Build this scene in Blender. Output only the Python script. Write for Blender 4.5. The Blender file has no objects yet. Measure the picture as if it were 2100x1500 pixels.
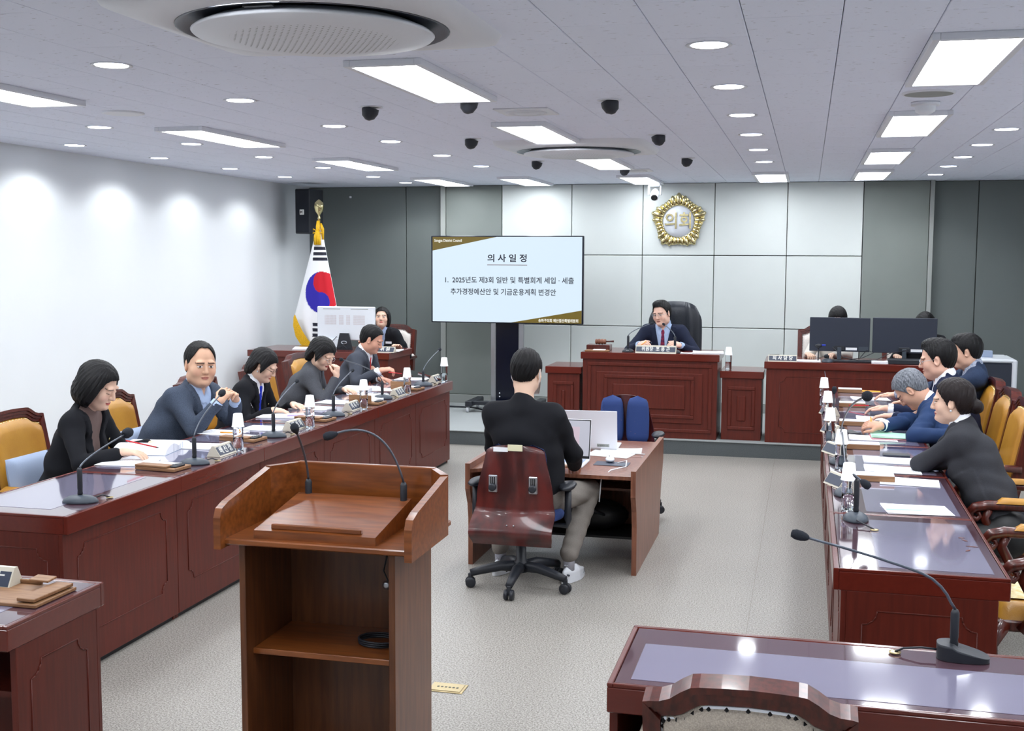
import bpy, bmesh, math, random
import numpy as np
from mathutils import Vector, Matrix, Euler
random.seed(7); PI = math.pi
C = bpy.context.scene.collection
sc = bpy.context.scene
# ------------------------------------------------------------------ camera, world, exposure
H = 1.96; CEIL = 2.784; FPX = 2400.0
YAW, PITCH, ROLL = -0.24645819, -0.09476333, -0.00383528
def cam_axes():
    cy, sy = math.cos(YAW), math.sin(YAW); cp, sp = math.cos(PITCH), math.sin(PITCH); cr, sr = math.cos(ROLL), math.sin(ROLL)
    f = Vector((sy*cp, cy*cp, sp)); r0 = Vector((cy, -sy, 0)); d0 = f.cross(r0)
    return cr*r0+sr*d0, -sr*r0+cr*d0, f
RX, RD, RF = cam_axes()
cam = bpy.data.cameras.new('camera'); cam.sensor_width = 36; cam.lens = 36*FPX/2100; cam.clip_start = .05
camo = bpy.data.objects.new('camera', cam); C.objects.link(camo)
camo.matrix_world = Matrix((( RX.x, -RD.x, -RF.x, 0), (RX.y, -RD.y, -RF.y, 0), (RX.z, -RD.z, -RF.z, H), (0, 0, 0, 1)))
sc.camera = camo
def at(px, py, **k):                    # the point of a known plane (x=, y= or z=) seen at a pixel of the photograph
    d = RX*((px-1050)/FPX)+RD*((py-750)/FPX)+RF
    (a, v), = k.items(); i = 'xyz'.index(a); o = Vector((0, 0, H))
    return o+d*((v-o[i])/d[i])
w = bpy.data.worlds.new('world'); sc.world = w; w.use_nodes = True
w.node_tree.nodes['Background'].inputs[0].default_value = (.75, .85, 1, 1); w.node_tree.nodes['Background'].inputs[1].default_value = .25
sc.view_settings.view_transform = 'Standard'; sc.view_settings.look = 'None'; sc.view_settings.gamma = 1; sc.view_settings.use_curve_mapping = False
sc.view_settings.exposure = 0.40
PANEL_E = 14; DISC_E = 9.0; SPOT_W = 22.0
try:
    sc.cycles.max_bounces = 7; sc.cycles.diffuse_bounces = 4; sc.cycles.glossy_bounces = 3; sc.cycles.transmission_bounces = 6
    sc.cycles.caustics_reflective = False; sc.cycles.caustics_refractive = False; sc.cycles.sample_clamp_indirect = 6
except Exception: pass
# ------------------------------------------------------------------ materials
def lin(c):
    return tuple((v/255/12.92 if v/255 <= .04045 else ((v/255+.055)/1.055)**2.4) for v in c)
def mat(name, rgb, rough=.5, metal=0, spec=.5, coat=0, sheen=0, bump=0, bscale=200, bstretch=(1, 1, 1), vary=0, vscale=8, vstretch=(1, 1, 1), trans=0, ior=1.45, emit=0, vcol=False, coord='Object', dark=None, ramp=(.35, .65)):
    m = bpy.data.materials.new(name); m.use_nodes = True; nt = m.node_tree; n = nt.nodes; L = nt.links
    b = n['Principled BSDF']; col = lin(rgb)+(1,)
    b.inputs['Base Color'].default_value = col; b.inputs['Roughness'].default_value = rough; b.inputs['Metallic'].default_value = metal
    b.inputs['Specular IOR Level'].default_value = spec; b.inputs['Coat Weight'].default_value = coat; b.inputs['Coat Roughness'].default_value = .08
    b.inputs['Sheen Weight'].default_value = sheen; b.inputs['Transmission Weight'].default_value = trans; b.inputs['IOR'].default_value = ior
    if emit: b.inputs['Emission Color'].default_value = col; b.inputs['Emission Strength'].default_value = emit
    if emit and emit < 2: b.inputs['Base Color'].default_value = (.01, .01, .012, 1)
    tc = n.new('ShaderNodeTexCoord')
    def noise(scale, st, det=4):
        mp = n.new('ShaderNodeMapping'); L.new(tc.outputs[coord], mp.inputs[0]); mp.inputs['Scale'].default_value = st
        t = n.new('ShaderNodeTexNoise'); t.inputs['Scale'].default_value = scale; t.inputs['Detail'].default_value = det; L.new(mp.outputs[0], t.inputs[0]); return t
    if vary or dark:
        t = noise(vscale, vstretch); r = n.new('ShaderNodeValToRGB'); L.new(t.outputs[0], r.inputs[0])
        d = lin(dark) if dark else tuple(v*(1-vary) for v in col[:3])
        r.color_ramp.elements[0].color = d+(1,); r.color_ramp.elements[1].color = col
        r.color_ramp.elements[0].position, r.color_ramp.elements[1].position = ramp
        L.new(r.outputs[0], b.inputs['Base Color'])
    if vcol:
        a = n.new('ShaderNodeVertexColor'); a.layer_name = 'col'; L.new(a.outputs[0], b.inputs['Base Color'])
        if emit: L.new(a.outputs[0], b.inputs['Emission Color'])
    if bump:
        t = noise(bscale, bstretch, 3); bp = n.new('ShaderNodeBump'); bp.inputs['Strength'].default_value = bump; bp.inputs['Distance'].default_value = .004
        L.new(t.outputs[0], bp.inputs['Height']); L.new(bp.outputs[0], b.inputs['Normal'])
    return m
M = {}
M['mahogany'] = mat('mahogany', (94, 34, 23), .42, coat=.08, spec=.4, dark=(82, 29, 20), vscale=9, vstretch=(6, 6, .5), bump=.03, bscale=60, bstretch=(5, 5, .6))
M['mahogany_top'] = mat('mahogany_top', (98, 35, 25), .22, coat=.4, dark=(94, 33, 24), vscale=9, vstretch=(.6, 6, 6))
M['chair_wood'] = mat('chair_wood', (92, 36, 26), .3, coat=.35, dark=(64, 24, 18), vscale=14, vstretch=(4, 4, .7))
M['walnut'] = mat('walnut', (134, 74, 32), .3, coat=.35, dark=(104, 54, 22), vscale=7, vstretch=(.8, 7, 7), bump=.02, bscale=40, bstretch=(1, 8, 8))
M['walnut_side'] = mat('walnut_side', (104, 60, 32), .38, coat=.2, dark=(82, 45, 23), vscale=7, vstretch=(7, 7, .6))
M['brown_wood'] = mat('brown_wood', (134, 84, 62), .4, coat=.15, dark=(108, 64, 46), vscale=8, vstretch=(5, 5, .6))
M['ply'] = mat('ply', (92, 34, 30), .32, coat=.3, dark=(52, 18, 18), vscale=4.5, vstretch=(2.2, 2.2, .8), ramp=(.38, .62))
M['tray_wood'] = mat('tray_wood', (150, 112, 78), .5, dark=(126, 88, 58), vscale=12, vstretch=(.6, 6, 6))
M['tan_leather'] = mat('tan_leather', (190, 138, 50), .36, dark=(172, 120, 40), vscale=5, bump=.15, bscale=180)
M['black_leather'] = mat('black_leather', (34, 38, 46), .34, bump=.3, bscale=120, spec=.5)
M['white_fabric'] = mat('white_fabric', (214, 206, 200), .8, vary=.12, vscale=120, bump=.2, bscale=300)
M['grey_weave'] = mat('grey_weave', (184, 172, 158), .85, vary=.3, vscale=260, bump=.4, bscale=400)
M['blue_fabric'] = mat('blue_fabric', (44, 66, 120), .85, dark=(120, 96, 110), vscale=55, ramp=(.26, .30), bump=.2, bscale=300)
M['pale_blue'] = mat('pale_blue', (150, 164, 188), .9, bump=.2, bscale=250)
M['brass'] = mat('brass', (190, 172, 130), .3, metal=1)
M['gold'] = mat('gold', (226, 212, 160), .16, metal=1, vary=.15, vscale=14)
M['gold_yellow'] = mat('gold_yellow', (240, 190, 30), .55, vary=.2, vscale=90)
M['steel'] = mat('steel', (186, 190, 196), .3, metal=.9)
M['plastic'] = mat('plastic', (36, 39, 46), .45)
M['mic_grey'] = mat('mic_grey', (62, 70, 80), .42)
M['foam'] = mat('foam', (34, 38, 46), .95, bump=.6, bscale=500)
M['gooseneck'] = mat('gooseneck', (92, 98, 108), .35, metal=.5)
M['white_plastic'] = mat('white_plastic', (226, 230, 236), .35)
M['white_metal'] = mat('white_metal', (222, 224, 230), .45)
M['paper'] = mat('paper', (238, 240, 244), .7)
M['cup_paper'] = mat('cup_paper', (240, 240, 242), .6)
M['black'] = mat('black', (16, 17, 20), .5)
M['monitor_black'] = mat('monitor_black', (40, 46, 60), .5)
M['glass_top'] = mat('glass_top', (86, 60, 70), .04, spec=.9, coat=1)
M['mat_pad'] = mat('mat_pad', (132, 128, 150), .06, spec=.6, coat=1, vary=.04, vscale=3)
M['bottle'] = mat('bottle', (248, 252, 255), .02, trans=1, ior=1.2, spec=.5)
M['lens'] = mat('lens', (240, 244, 248), .02, trans=1, ior=1.02)
M['wall'] = mat('wall_paint', (232, 236, 239), .7, vary=.015, vscale=2)
M['wall_white'] = mat('panel_white', (205, 210, 207), .65, bump=.12, bscale=260, vary=.02, vscale=3)
M['wall_grey'] = mat('panel_grey', (124, 130, 126), .7, bump=.12, bscale=260, vary=.04, vscale=3)
M['wall_dark'] = mat('panel_dark', (106, 113, 111), .7, bump=.12, bscale=260, vary=.04, vscale=3)
M['joint'] = mat('joint', (92, 92, 86), .7); M['seam'] = mat('seam', (140, 134, 124), .7)
M['trim_grey'] = mat('trim_grey', (150, 154, 150), .5)
M['platform_top'] = mat('platform_top', (158, 163, 163), .8, dark=(146, 150, 150), vscale=300)
M['platform_side'] = mat('platform_side', (94, 99, 101), .8, dark=(70, 76, 78), vscale=200, bump=.2, bscale=300)
M['led'] = mat('led', (244, 249, 255), .5, emit=PANEL_E)
M['disc'] = mat('disc', (246, 250, 255), .5, emit=DISC_E)
M['navy_plate'] = mat('navy_plate', (52, 60, 78), .4)
M['plate_body'] = mat('plate_body', (206, 200, 184), .5)
M['white_ink'] = mat('white_ink', (235, 235, 230), .6)
M['red'] = mat('red', (205, 30, 40), .4); M['yellow'] = mat('yellow', (240, 160, 40), .5); M['blue'] = mat('blue', (40, 60, 170), .5)
M['pink'] = mat('pink', (226, 160, 170), .7); M['green'] = mat('green', (178, 226, 200), .7); M['purple'] = mat('purple', (150, 130, 190), .4)
M['ochre'] = mat('ochre', (200, 140, 60), .6)
M['cloth_white'] = mat('cloth_white', (236, 238, 242), .8); M['cloth_flag'] = mat('cloth_flag', (255, 255, 255), .8, vcol=True, bump=.1, bscale=400)
M['screen_black'] = mat('screen_black', (14, 18, 34), .2)
def two_scale_floor():
    m = bpy.data.materials.new('vinyl_floor'); m.use_nodes = True; nt = m.node_tree; n = nt.nodes; L = nt.links; b = n['Principled BSDF']
    tc = n.new('ShaderNodeTexCoord')
    a = n.new('ShaderNodeTexNoise'); a.inputs['Scale'].default_value = 130; a.inputs['Detail'].default_value = 3; L.new(tc.outputs['Object'], a.inputs[0])
    r = n.new('ShaderNodeValToRGB'); L.new(a.outputs[0], r.inputs[0]); e = r.color_ramp.elements
    e[0].position = .36; e[0].color = lin((112, 107, 100))+(1,); e[1].position = .62; e[1].color = lin((176, 172, 165))+(1,)
    c = n.new('ShaderNodeTexNoise'); c.inputs['Scale'].default_value = 1.2; c.inputs['Detail'].default_value = 5; L.new(tc.outputs['Object'], c.inputs[0])
    mr = n.new('ShaderNodeMapRange'); L.new(c.outputs[0], mr.inputs[0]); mr.inputs[3].default_value = .9; mr.inputs[4].default_value = 1.08
    mx = n.new('ShaderNodeVectorMath'); mx.operation = 'SCALE'; L.new(r.outputs[0], mx.inputs[0]); L.new(mr.outputs[0], mx.inputs['Scale'])
    L.new(mx.outputs[0], b.inputs['Base Color']); b.inputs['Roughness'].default_value = .42; b.inputs['Specular IOR Level'].default_value = .4
    bp = n.new('ShaderNodeBump'); bp.inputs['Strength'].default_value = .25; bp.inputs['Distance'].default_value = .002; L.new(a.outputs[0], bp.inputs['Height']); L.new(bp.outputs[0], b.inputs['Normal'])
    return m
M['floor'] = two_scale_floor()
def fissure_tile():
    m = bpy.data.materials.new('ceiling_tile'); m.use_nodes = True; nt = m.node_tree; n = nt.nodes; L = nt.links; b = n['Principled BSDF']
    g = n.new('ShaderNodeNewGeometry'); mp = n.new('ShaderNodeMapping'); L.new(g.outputs['Position'], mp.inputs[0]); mp.inputs['Scale'].default_value = (26, 90, 1)
    a = n.new('ShaderNodeTexNoise'); a.inputs['Scale'].default_value = 1; a.inputs['Detail'].default_value = 3; L.new(mp.outputs[0], a.inputs[0])
    r = n.new('ShaderNodeValToRGB'); L.new(a.outputs[0], r.inputs[0]); e = r.color_ramp.elements
    e[0].position = .28; e[0].color = lin((160, 160, 168))+(1,); e[1].position = .33; e[1].color = lin((232, 237, 252))+(1,)
    L.new(r.outputs[0], b.inputs['Base Color']); b.inputs['Roughness'].default_value = .85
    return m
M['tile'] = fissure_tile()
def print_paper(name, base, ink, s=(60, 2.2)):
    m = bpy.data.materials.new(name); m.use_nodes = True; nt = m.node_tree; n = nt.nodes; L = nt.links; b = n['Principled BSDF']
    tc = n.new('ShaderNodeTexCoord'); sp = n.new('ShaderNodeSeparateXYZ'); L.new(tc.outputs['Object'], sp.inputs[0])
    def mth(op, a, bb):
        x = n.new('ShaderNodeMath'); x.operation = op
        for i, v in enumerate((a, bb)):
            if isinstance(v, (int, float)): x.inputs[i].default_value = v
            elif v is not None: L.new(v, x.inputs[i])
        return x.outputs[0]
    ln = mth('GREATER_THAN', mth('SINE', mth('MULTIPLY', sp.outputs[1], 2*PI*80), None), .2)
    mp = n.new('ShaderNodeMapping'); L.new(tc.outputs['Object'], mp.inputs[0]); mp.inputs['Scale'].default_value = (150, 80, 1)
    t = n.new('ShaderNodeTexNoise'); t.inputs['Scale'].default_value = 1; L.new(mp.outputs[0], t.inputs[0])
    k = mth('MULTIPLY', ln, mth('GREATER_THAN', t.outputs[0], .5))
    k = mth('MULTIPLY', k, mth('LESS_THAN', mth('ABSOLUTE', sp.outputs[0], None), .085)); k = mth('MULTIPLY', k, .45)
    mx = n.new('ShaderNodeMix'); mx.data_type = 'RGBA'; mx.inputs[6].default_value = lin(base)+(1,); mx.inputs[7].default_value = lin(ink)+(1,); L.new(k, mx.inputs[0])
    L.new(mx.outputs[2], b.inputs['Base Color']); b.inputs['Roughness'].default_value = .7
    return m
M['printed'] = print_paper('printed_paper', (240, 242, 246), (120, 124, 150))
# ------------------------------------------------------------------ mesh builder
def rotm(rx=0, ry=0, rz=0): return Euler((rx, ry, rz)).to_matrix()
class MB:
    def __init__(s): s.v = []; s.f = []; s.sm = []
    def add(s, vs, fs, smooth=False, R=None, T=None):
        o = len(s.v)
        for p in vs:
            p = Vector(p)
            if R is not None: p = R @ p
            if T is not None: p = p+Vector(T)
            s.v.append(tuple(p))
        for f in fs: s.f.append(tuple(i+o for i in f)); s.sm.append(smooth)
        return s
    def box(s, lo, hi, bev=0, R=None, T=None):
        lo = Vector(lo); hi = Vector(hi); c = (lo+hi)/2; h = (hi-lo)/2
        b = min(bev, min(abs(h.x), abs(h.y), abs(h.z))*.9)
        if b <= 0:
            vs = [(c.x+x*h.x, c.y+y*h.y, c.z+z*h.z) for x in (-1, 1) for y in (-1, 1) for z in (-1, 1)]
            return s.add(vs, [(0, 1, 3, 2), (4, 6, 7, 5), (0, 4, 5, 1), (2, 3, 7, 6), (0, 2, 6, 4), (1, 5, 7, 3)], False, R, T)
        vs = []; ix = {}
        for x in (-1, 1):
            for y in (-1, 1):
                for z in (-1, 1):
                    for a in range(3):
                        q = [h.x-b, h.y-b, h.z-b]; q[a] += b
                        ix[(x, y, z, a)] = len(vs); vs.append((c.x+x*q[0], c.y+y*q[1], c.z+z*q[2]))
        fs = []
        for a in range(3):
            u, v = [(1, 2), (0, 2), (0, 1)][a]
            for sg in (-1, 1):
                f = []
                for p, q in ((-1, -1), (1, -1), (1, 1), (-1, 1)):
                    k = [0, 0, 0]; k[a] = sg; k[u] = p; k[v] = q; f.append(ix[(*k, a)])
                fs.append(tuple(f))
            for p in (-1, 1):
                for q in (-1, 1):
                    k0 = [0, 0, 0]; k0[u] = p; k0[v] = q; k1 = list(k0); k0[a] = -1; k1[a] = 1
                    fs.append((ix[(*k0, u)], ix[(*k1, u)], ix[(*k1, v)], ix[(*k0, v)]))
        for x in (-1, 1):
            for y in (-1, 1):
                for z in (-1, 1): fs.append(tuple(ix[(x, y, z, a)] for a in range(3)))
        return s.add(vs, fs, False, R, T)
    def lathe(s, prof, n=20, R=None, T=None, smooth=True, cap=True, sx=1, sy=1):
        vs = []; fs = []
        for r, z in prof:
            for i in range(n):
                a = 2*PI*i/n; vs.append((r*math.cos(a)*sx, r*math.sin(a)*sy, z))
        for j in range(len(prof)-1):
            for i in range(n): fs.append((j*n+i, j*n+(i+1) % n, (j+1)*n+(i+1) % n, (j+1)*n+i))
        if cap: fs.append(tuple(range(n-1, -1, -1))); fs.append(tuple((len(prof)-1)*n+i for i in range(n)))
        return s.add(vs, fs, smooth, R, T)
    def tube(s, path, rad, n=8, smooth=True, flat=None, up=None):
        P = [Vector(p) for p in path]; m = len(P)
        rad = rad if isinstance(rad, (list, tuple)) else [rad]*m
        vs = []; fs = []; prev = None
        for i, p in enumerate(P):
            t = (P[min(i+1, m-1)]-P[max(i-1, 0)]).normalized()
            if prev is None:
                a = Vector(up) if up else (Vector((0, 0, 1)) if abs(t.z) < .9 else Vector((1, 0, 0)))
            else: a = prev
            nrm = (a-t*a.dot(t)).normalized(); prev = nrm; bn = t.cross(nrm)
            for k in range(n):
                an = 2*PI*k/n+(PI/4 if n == 4 else 0); fl = flat or 1
                vs.append(p+nrm*math.cos(an)*rad[i]+bn*math.sin(an)*rad[i]*fl)
        for i in range(m-1):
            for k in range(n): fs.append((i*n+k, i*n+(k+1) % n, (i+1)*n+(k+1) % n, (i+1)*n+k))
        fs.append(tuple(range(n-1, -1, -1))); fs.append(tuple((m-1)*n+i for i in range(n)))
        return s.add(vs, fs, smooth)
    def prism(s, poly, d0, d1, axis='y', smooth=False, R=None, T=None):   # poly in the two other axes
        n = len(poly); vs = []
        for d in (d0, d1):
            for a, b in poly:
                vs.append({'x': (d, a, b), 'y': (a, d, b), 'z': (a, b, d)}[axis])
        fs = [tuple(range(n)), tuple(range(2*n-1, n-1, -1))]+[(i, i+n, (i+1) % n+n, (i+1) % n) for i in range(n)]
        return s.add(vs, fs, smooth, R, T)
    def ball(s, c, r, n=14, R=None):
        r = (r, r, r) if isinstance(r, (int, float)) else r
        prof = [(math.sin(PI*j/(n//2)), -math.cos(PI*j/(n//2))) for j in range(n//2+1)]
        prof[0] = (.02, -1); prof[-1] = (.02, 1); vs = []; fs = []; S = Matrix.Diagonal(Vector(r))
        RR = (R @ S) if R is not None else S
        return s.lathe(prof, n, RR, c)
    def grid(s, fn, nu, nv, smooth=True, wrap=False):
        vs = [fn(i/nu, j/nv) for j in range(nv+1) for i in range(nu+1)]
        fs = [(j*(nu+1)+i, j*(nu+1)+i+1, (j+1)*(nu+1)+i+1, (j+1)*(nu+1)+i) for j in range(nv) for i in range(nu)]
        return s.add(vs, fs, smooth)
    def mesh(s, name):
        me = bpy.data.meshes.new(name); me.from_pydata(s.v, [], s.f); me.polygons.foreach_set('use_smooth', s.sm); me.update()
        b = bmesh.new(); b.from_mesh(me); bmesh.ops.recalc_face_normals(b, faces=b.faces); b.to_mesh(me); b.free()
        return me
    def build(s, name, m, parent=None, label=None, loc=None, rot=None):
        me = s.mesh(name); me.materials.append(M[m] if isinstance(m, str) else m)
        o = bpy.data.objects.new(name, me); C.objects.link(o)
        if parent: o.parent = parent
        if loc is not None: o.location = loc
        if rot is not None: o.rotation_euler = rot
        if label: o['label'] = label
        return o
def struct(o, label=None):
    o['kind'] = 'structure'
    if label: o['label'] = label
    return o
def tag(o, label, cat, group=None):
    o['label'] = label; o['category'] = cat
    if group: o['group'] = group
    return o
def thing(name, label, cat, loc=(0, 0, 0), rz=0, group=None):
    o = bpy.data.objects.new(name, None); C.objects.link(o); o.empty_display_size = .1
    o.location = loc; o.rotation_euler = (0, 0, rz)
    return tag(o, label, cat, group)
def kids(o): return [c for c in bpy.data.objects if c.parent == o]
def dup(o, label=None, loc=None, rz=None, parent=None, group=None):
    c = o.copy(); C.objects.link(c); c.parent = parent
    if loc is not None: c.location = loc
    if rz is not None: c.rotation_euler = (0, 0, rz)
    if label: c['label'] = label
    if group: c['group'] = group
    for k in kids(o): dup(k, parent=c)
    return c
def text(body, size, mt, parent, loc, rot, extrude=.001, width=None, name='lettering', bold=0, align='CENTER'):
    c = bpy.data.curves.new('t', 'FONT'); c.body = body; c.size = size; c.extrude = extrude; c.align_x = align; c.align_y = 'CENTER'; c.resolution_u = 2; c.offset = bold
    t = bpy.data.objects.new('t', c); C.objects.link(t)
    me = bpy.data.meshes.new_from_object(t.evaluated_get(bpy.context.evaluated_depsgraph_get()))
    C.objects.unlink(t); bpy.data.objects.remove(t)
    if width:
        xs = [v.co.x for v in me.vertices]; k = width/(max(xs)-min(xs))
        for v in me.vertices: v.co.x *= k
    me.materials.clear(); me.materials.append(M[mt] if isinstance(mt, str) else mt)
    o = bpy.data.objects.new(name, me); C.objects.link(o); o.parent = parent; o.location = loc; o.rotation_euler = rot
    return o
# ------------------------------------------------------------------ room shell
XL, XR, YB, YF = -6.12, 3.1, 13.65, -1.6
KB = 13.65/13.4
struct(MB().box((XL-.1, YF-.1, -.12), (XR+.1, YB+.5, 0)).build('floor', 'floor'), 'speckled greige vinyl floor')
seam = MB().box((-.262, 6.0, 0), (-.2595, 11.47, .0008)).build('trim_1', 'seam'); struct(seam)
struct(MB().prism([(-5.62, YF-.1), (-6.105, YB+.5), (-6.4, YB+.5), (-6.4, YF-.1)], 0, CEIL+.1, 'z').build('wall_left', 'wall'), 'plain white side wall washed by downlights')
struct(MB().box((XR, YF-.1, 0), (XR+.15, YB+.5, CEIL+.1)).build('wall_right', 'wall'))
struct(MB().box((XL, YF-.2, 0), (XR, YF, CEIL+.1)).build('wall_front', 'wall'))
wb = struct(MB().box((XL, YB+.14, 0), (XR, YB+.4, CEIL+.1)).build('wall_back', 'joint'), 'back wall of grey and off-white acoustic panels')
g = .004
def panel(x0, x1, z0, z1, m, y=YB, th=.14):
    MB().box((x0+g, y, z0+g), (x1-g, y+th, z1-g), .004).build('panel', m, wb)
zs = [.25, 1.125, 1.955, CEIL]
PZ = .15
cols = [v*KB for v in (-3.5, -2.665, -1.84, -1.03, -.235, .57)]
for i in range(5):
    for j in range(3): panel(cols[i], cols[i+1], zs[j], zs[j+1], 'wall_white')
for x0, x1 in ((-4.19, -3.5), (.57, 1.255)):
    x0 *= KB; x1 *= KB
    panel(x0, x1, zs[0], CEIL, 'wall_grey')
for x0, x1 in ((-4.25, -4.19), (1.255, 1.30)):
    x0 *= KB; x1 *= KB
    MB().box((x0, YB-.02, PZ), (x1, YB+.14, CEIL), .003).build('edge_strip', 'trim_grey', wb)
for x0, x1 in ((-6.2, -4.81), (-4.81, -4.33), (1.324, 1.79), (1.79, 2.5), (2.5, XR)):
    panel(x0, x1, .27, CEIL, 'wall_dark', YB+.1, .04)
struct(MB().box((-4.33, YB-.012, PZ), (1.324, YB+.14, .25), .003).build('baseboard_back', 'trim_grey'))
struct(MB().box((XL, YB+.09, PZ), (-4.33, YB+.14, .25), .003).build('baseboard_back_left', 'trim_grey'))

# platform
plat = MB().box((XL, 11.47, 0), (XR, YB+.14, PZ-.012)).build('platform', 'platform_side'); struct(plat, 'low grey speakers platform along the back wall')
MB().box((XL, 11.46, PZ-.012), (XR, YB+.14, PZ), .003).build('platform_top', 'platform_top', plat)
# ceiling: backing slab and tiles
ce = struct(MB().box((XL, YF, CEIL+.02), (XR, YB+.4, CEIL+.1)).build('ceiling', 'joint'), 'pale grey fissured mineral tile ceiling')
TW, TL = .3333, .6667
tm = MB().box((-TW/2+.0015, -TL/2+.0015, 0), (TW/2-.0015, TL/2-.0015, .02), .0025).mesh('ceiling_tile'); tm.materials.append(M['tile'])
spots = []
i0 = int((XL+.24)/TW)-1
for i in range(i0, 11):
    xc = -.24+TW*(i+.5)
    for j in range(-3, 22):
        yc = .26+TL*(j+.5)+(TL/2 if i % 2 else 0)
        if xc+TW/2 > XR+.2 or xc-TW/2 < XL-.3 or yc > YB+.3: continue
        spots.append((xc, yc))
def vis(p):
    d = Vector((p[0], p[1], CEIL))-Vector((0, 0, H)); z = d.dot(RF)
    if z < .5: return 0
    u, v = d.dot(RX)/z*FPX+1050, d.dot(RD)/z*FPX+750
    return (1/z if -60 < u < 2160 and -80 < v < 420 else 0)
spots.sort(key=lambda p: -vis(p))
for p in spots[:298]:
    o = bpy.data.objects.new('ceiling_tile', tm); C.objects.link(o); o.parent = ce; o.location = (p[0], p[1], CEIL)
rest = MB()
for p in spots[298:]: rest.box((p[0]-TW/2+.0015, p[1]-TL/2+.0015, CEIL), (p[0]+TW/2-.0015, p[1]+TL/2-.0015, CEIL+.02))
o = rest.build('ceiling_tiles_beyond', 'tile', ce); o['kind'] = 'stuff'
# LED panel lights
def led(x, y, label, ln=1.2, wd=.29):
    t = thing('ceiling_light', label, 'ceiling light', (x, y, CEIL), 0, 'long LED panel lights')
    MB().box((-wd/2-.03, -ln/2-.03, -.028), (-wd/2, ln/2+.03, 0), .002).box((wd/2, -ln/2-.03, -.028), (wd/2+.03, ln/2+.03, 0), .002)\
        .box((-wd/2, -ln/2-.03, -.028), (wd/2, -ln/2, 0), .002).box((-wd/2, ln/2, -.028), (wd/2, ln/2+.03, 0), .002).build('frame', 'white_metal', t)
    MB().box((-wd/2, -ln/2, -.022), (wd/2, ln/2, -.004)).build('diffuser', 'led', t)
LY = [5.41, 7.83, 10.43, 12.80]
for k, (x, ys, nm) in enumerate(((-1.78, LY, 'in the middle row'), (-4.02, [5.1, 7.63, 10.15, 12.76], 'in the left row near the white wall'), (.60, [5.31, 7.76, 10.21, 12.47], 'in the right row'))):
    for j, y in enumerate(ys): led(x, y, 'rectangular LED ceiling light %s, %s from the camera' % (nm, ('nearest', 'second', 'third', 'farthest')[j]))
led(-3.07, 12.83, 'bright LED ceiling light at the back over the display screen'); led(-.39, 12.64, 'bright LED ceiling light at the back right of the camera dome')
for x, y, q in ((-1.78, 2.9, 'in the middle just behind the big air conditioner'), (.6, 2.9, 'in the right row overhead'), (-4.02, 2.5, 'in the left row overhead'), (-1.78, .5, 'in the middle behind the camera'), (.6, .5, 'at the right behind the camera'), (-4.02, 0, 'at the left behind the camera'), (2.4, 5.3, 'beyond the right edge, middle one'), (2.4, 7.8, 'beyond the right edge, farthest'), (2.4, 2.9, 'beyond the right edge, nearest')): led(x, y, 'LED ceiling light out of view '+q)
dl = thing('downlight', 'round recessed white downlight', 'ceiling light', (0, 0, CEIL))
MB().lathe([(.069, 0), (.09, -.004), (.09, -.001)], 28, cap=False).build('trim_ring', 'white_metal', dl)
MB().lathe([(.070, -.0035), (.001, -.0035)], 28, cap=False).build('lens', 'disc', dl)
dls = []
rows = ((-.40, [4.75, 5.93, 7.13, 8.28, 9.47, 10.7, 3.5, 2.3], 'right of centre'), (-3.0, [4.67, 5.88, 7.18, 8.24, 9.49, 10.71, 3.5, 2.3], 'left of centre'),
        (-4.55, [6.92, 8.11, 9.33, 10.6, 11.95, 13.0, 5.7, 4.5], 'second row off the left wall'), (-5.5, [8.03, 9.25, 10.54, 11.78, 6.85, 5.7, 4.5], 'row by the left wall'),
        (1.23, [8.28, 9.39, 10.5, 11.55, 12.69, 7.1, 5.9, 4.7], 'far right row'))
for x, ys, nm in rows:
    for j, y in enumerate(sorted(ys)):
        dls.append((x, y, 'round recessed white downlight, %s, %s from the camera' % (nm, ('nearest', 'second', 'third', 'fourth', 'fifth', 'sixth', 'seventh', 'eighth')[j])))
for j, (x, y, lb) in enumerate(dls):
    (tag(dl, lb, 'ceiling light', 'round recessed downlights') if j == 0 else dup(dl, lb, (x, y, CEIL), group='round recessed downlights'))
    if j == 0: dl.location = (x, y, CEIL)
    L = bpy.data.lights.new('downlight_lamp', 'SPOT'); L.energy = SPOT_W; L.spot_size = math.radians(146); L.spot_blend = .45; L.shadow_soft_size = .07; L.color = (.95, .98, 1)
    lo = bpy.data.objects.new('downlight_lamp', L); C.objects.link(lo); lo.location = (x, y, CEIL-.02)
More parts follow.
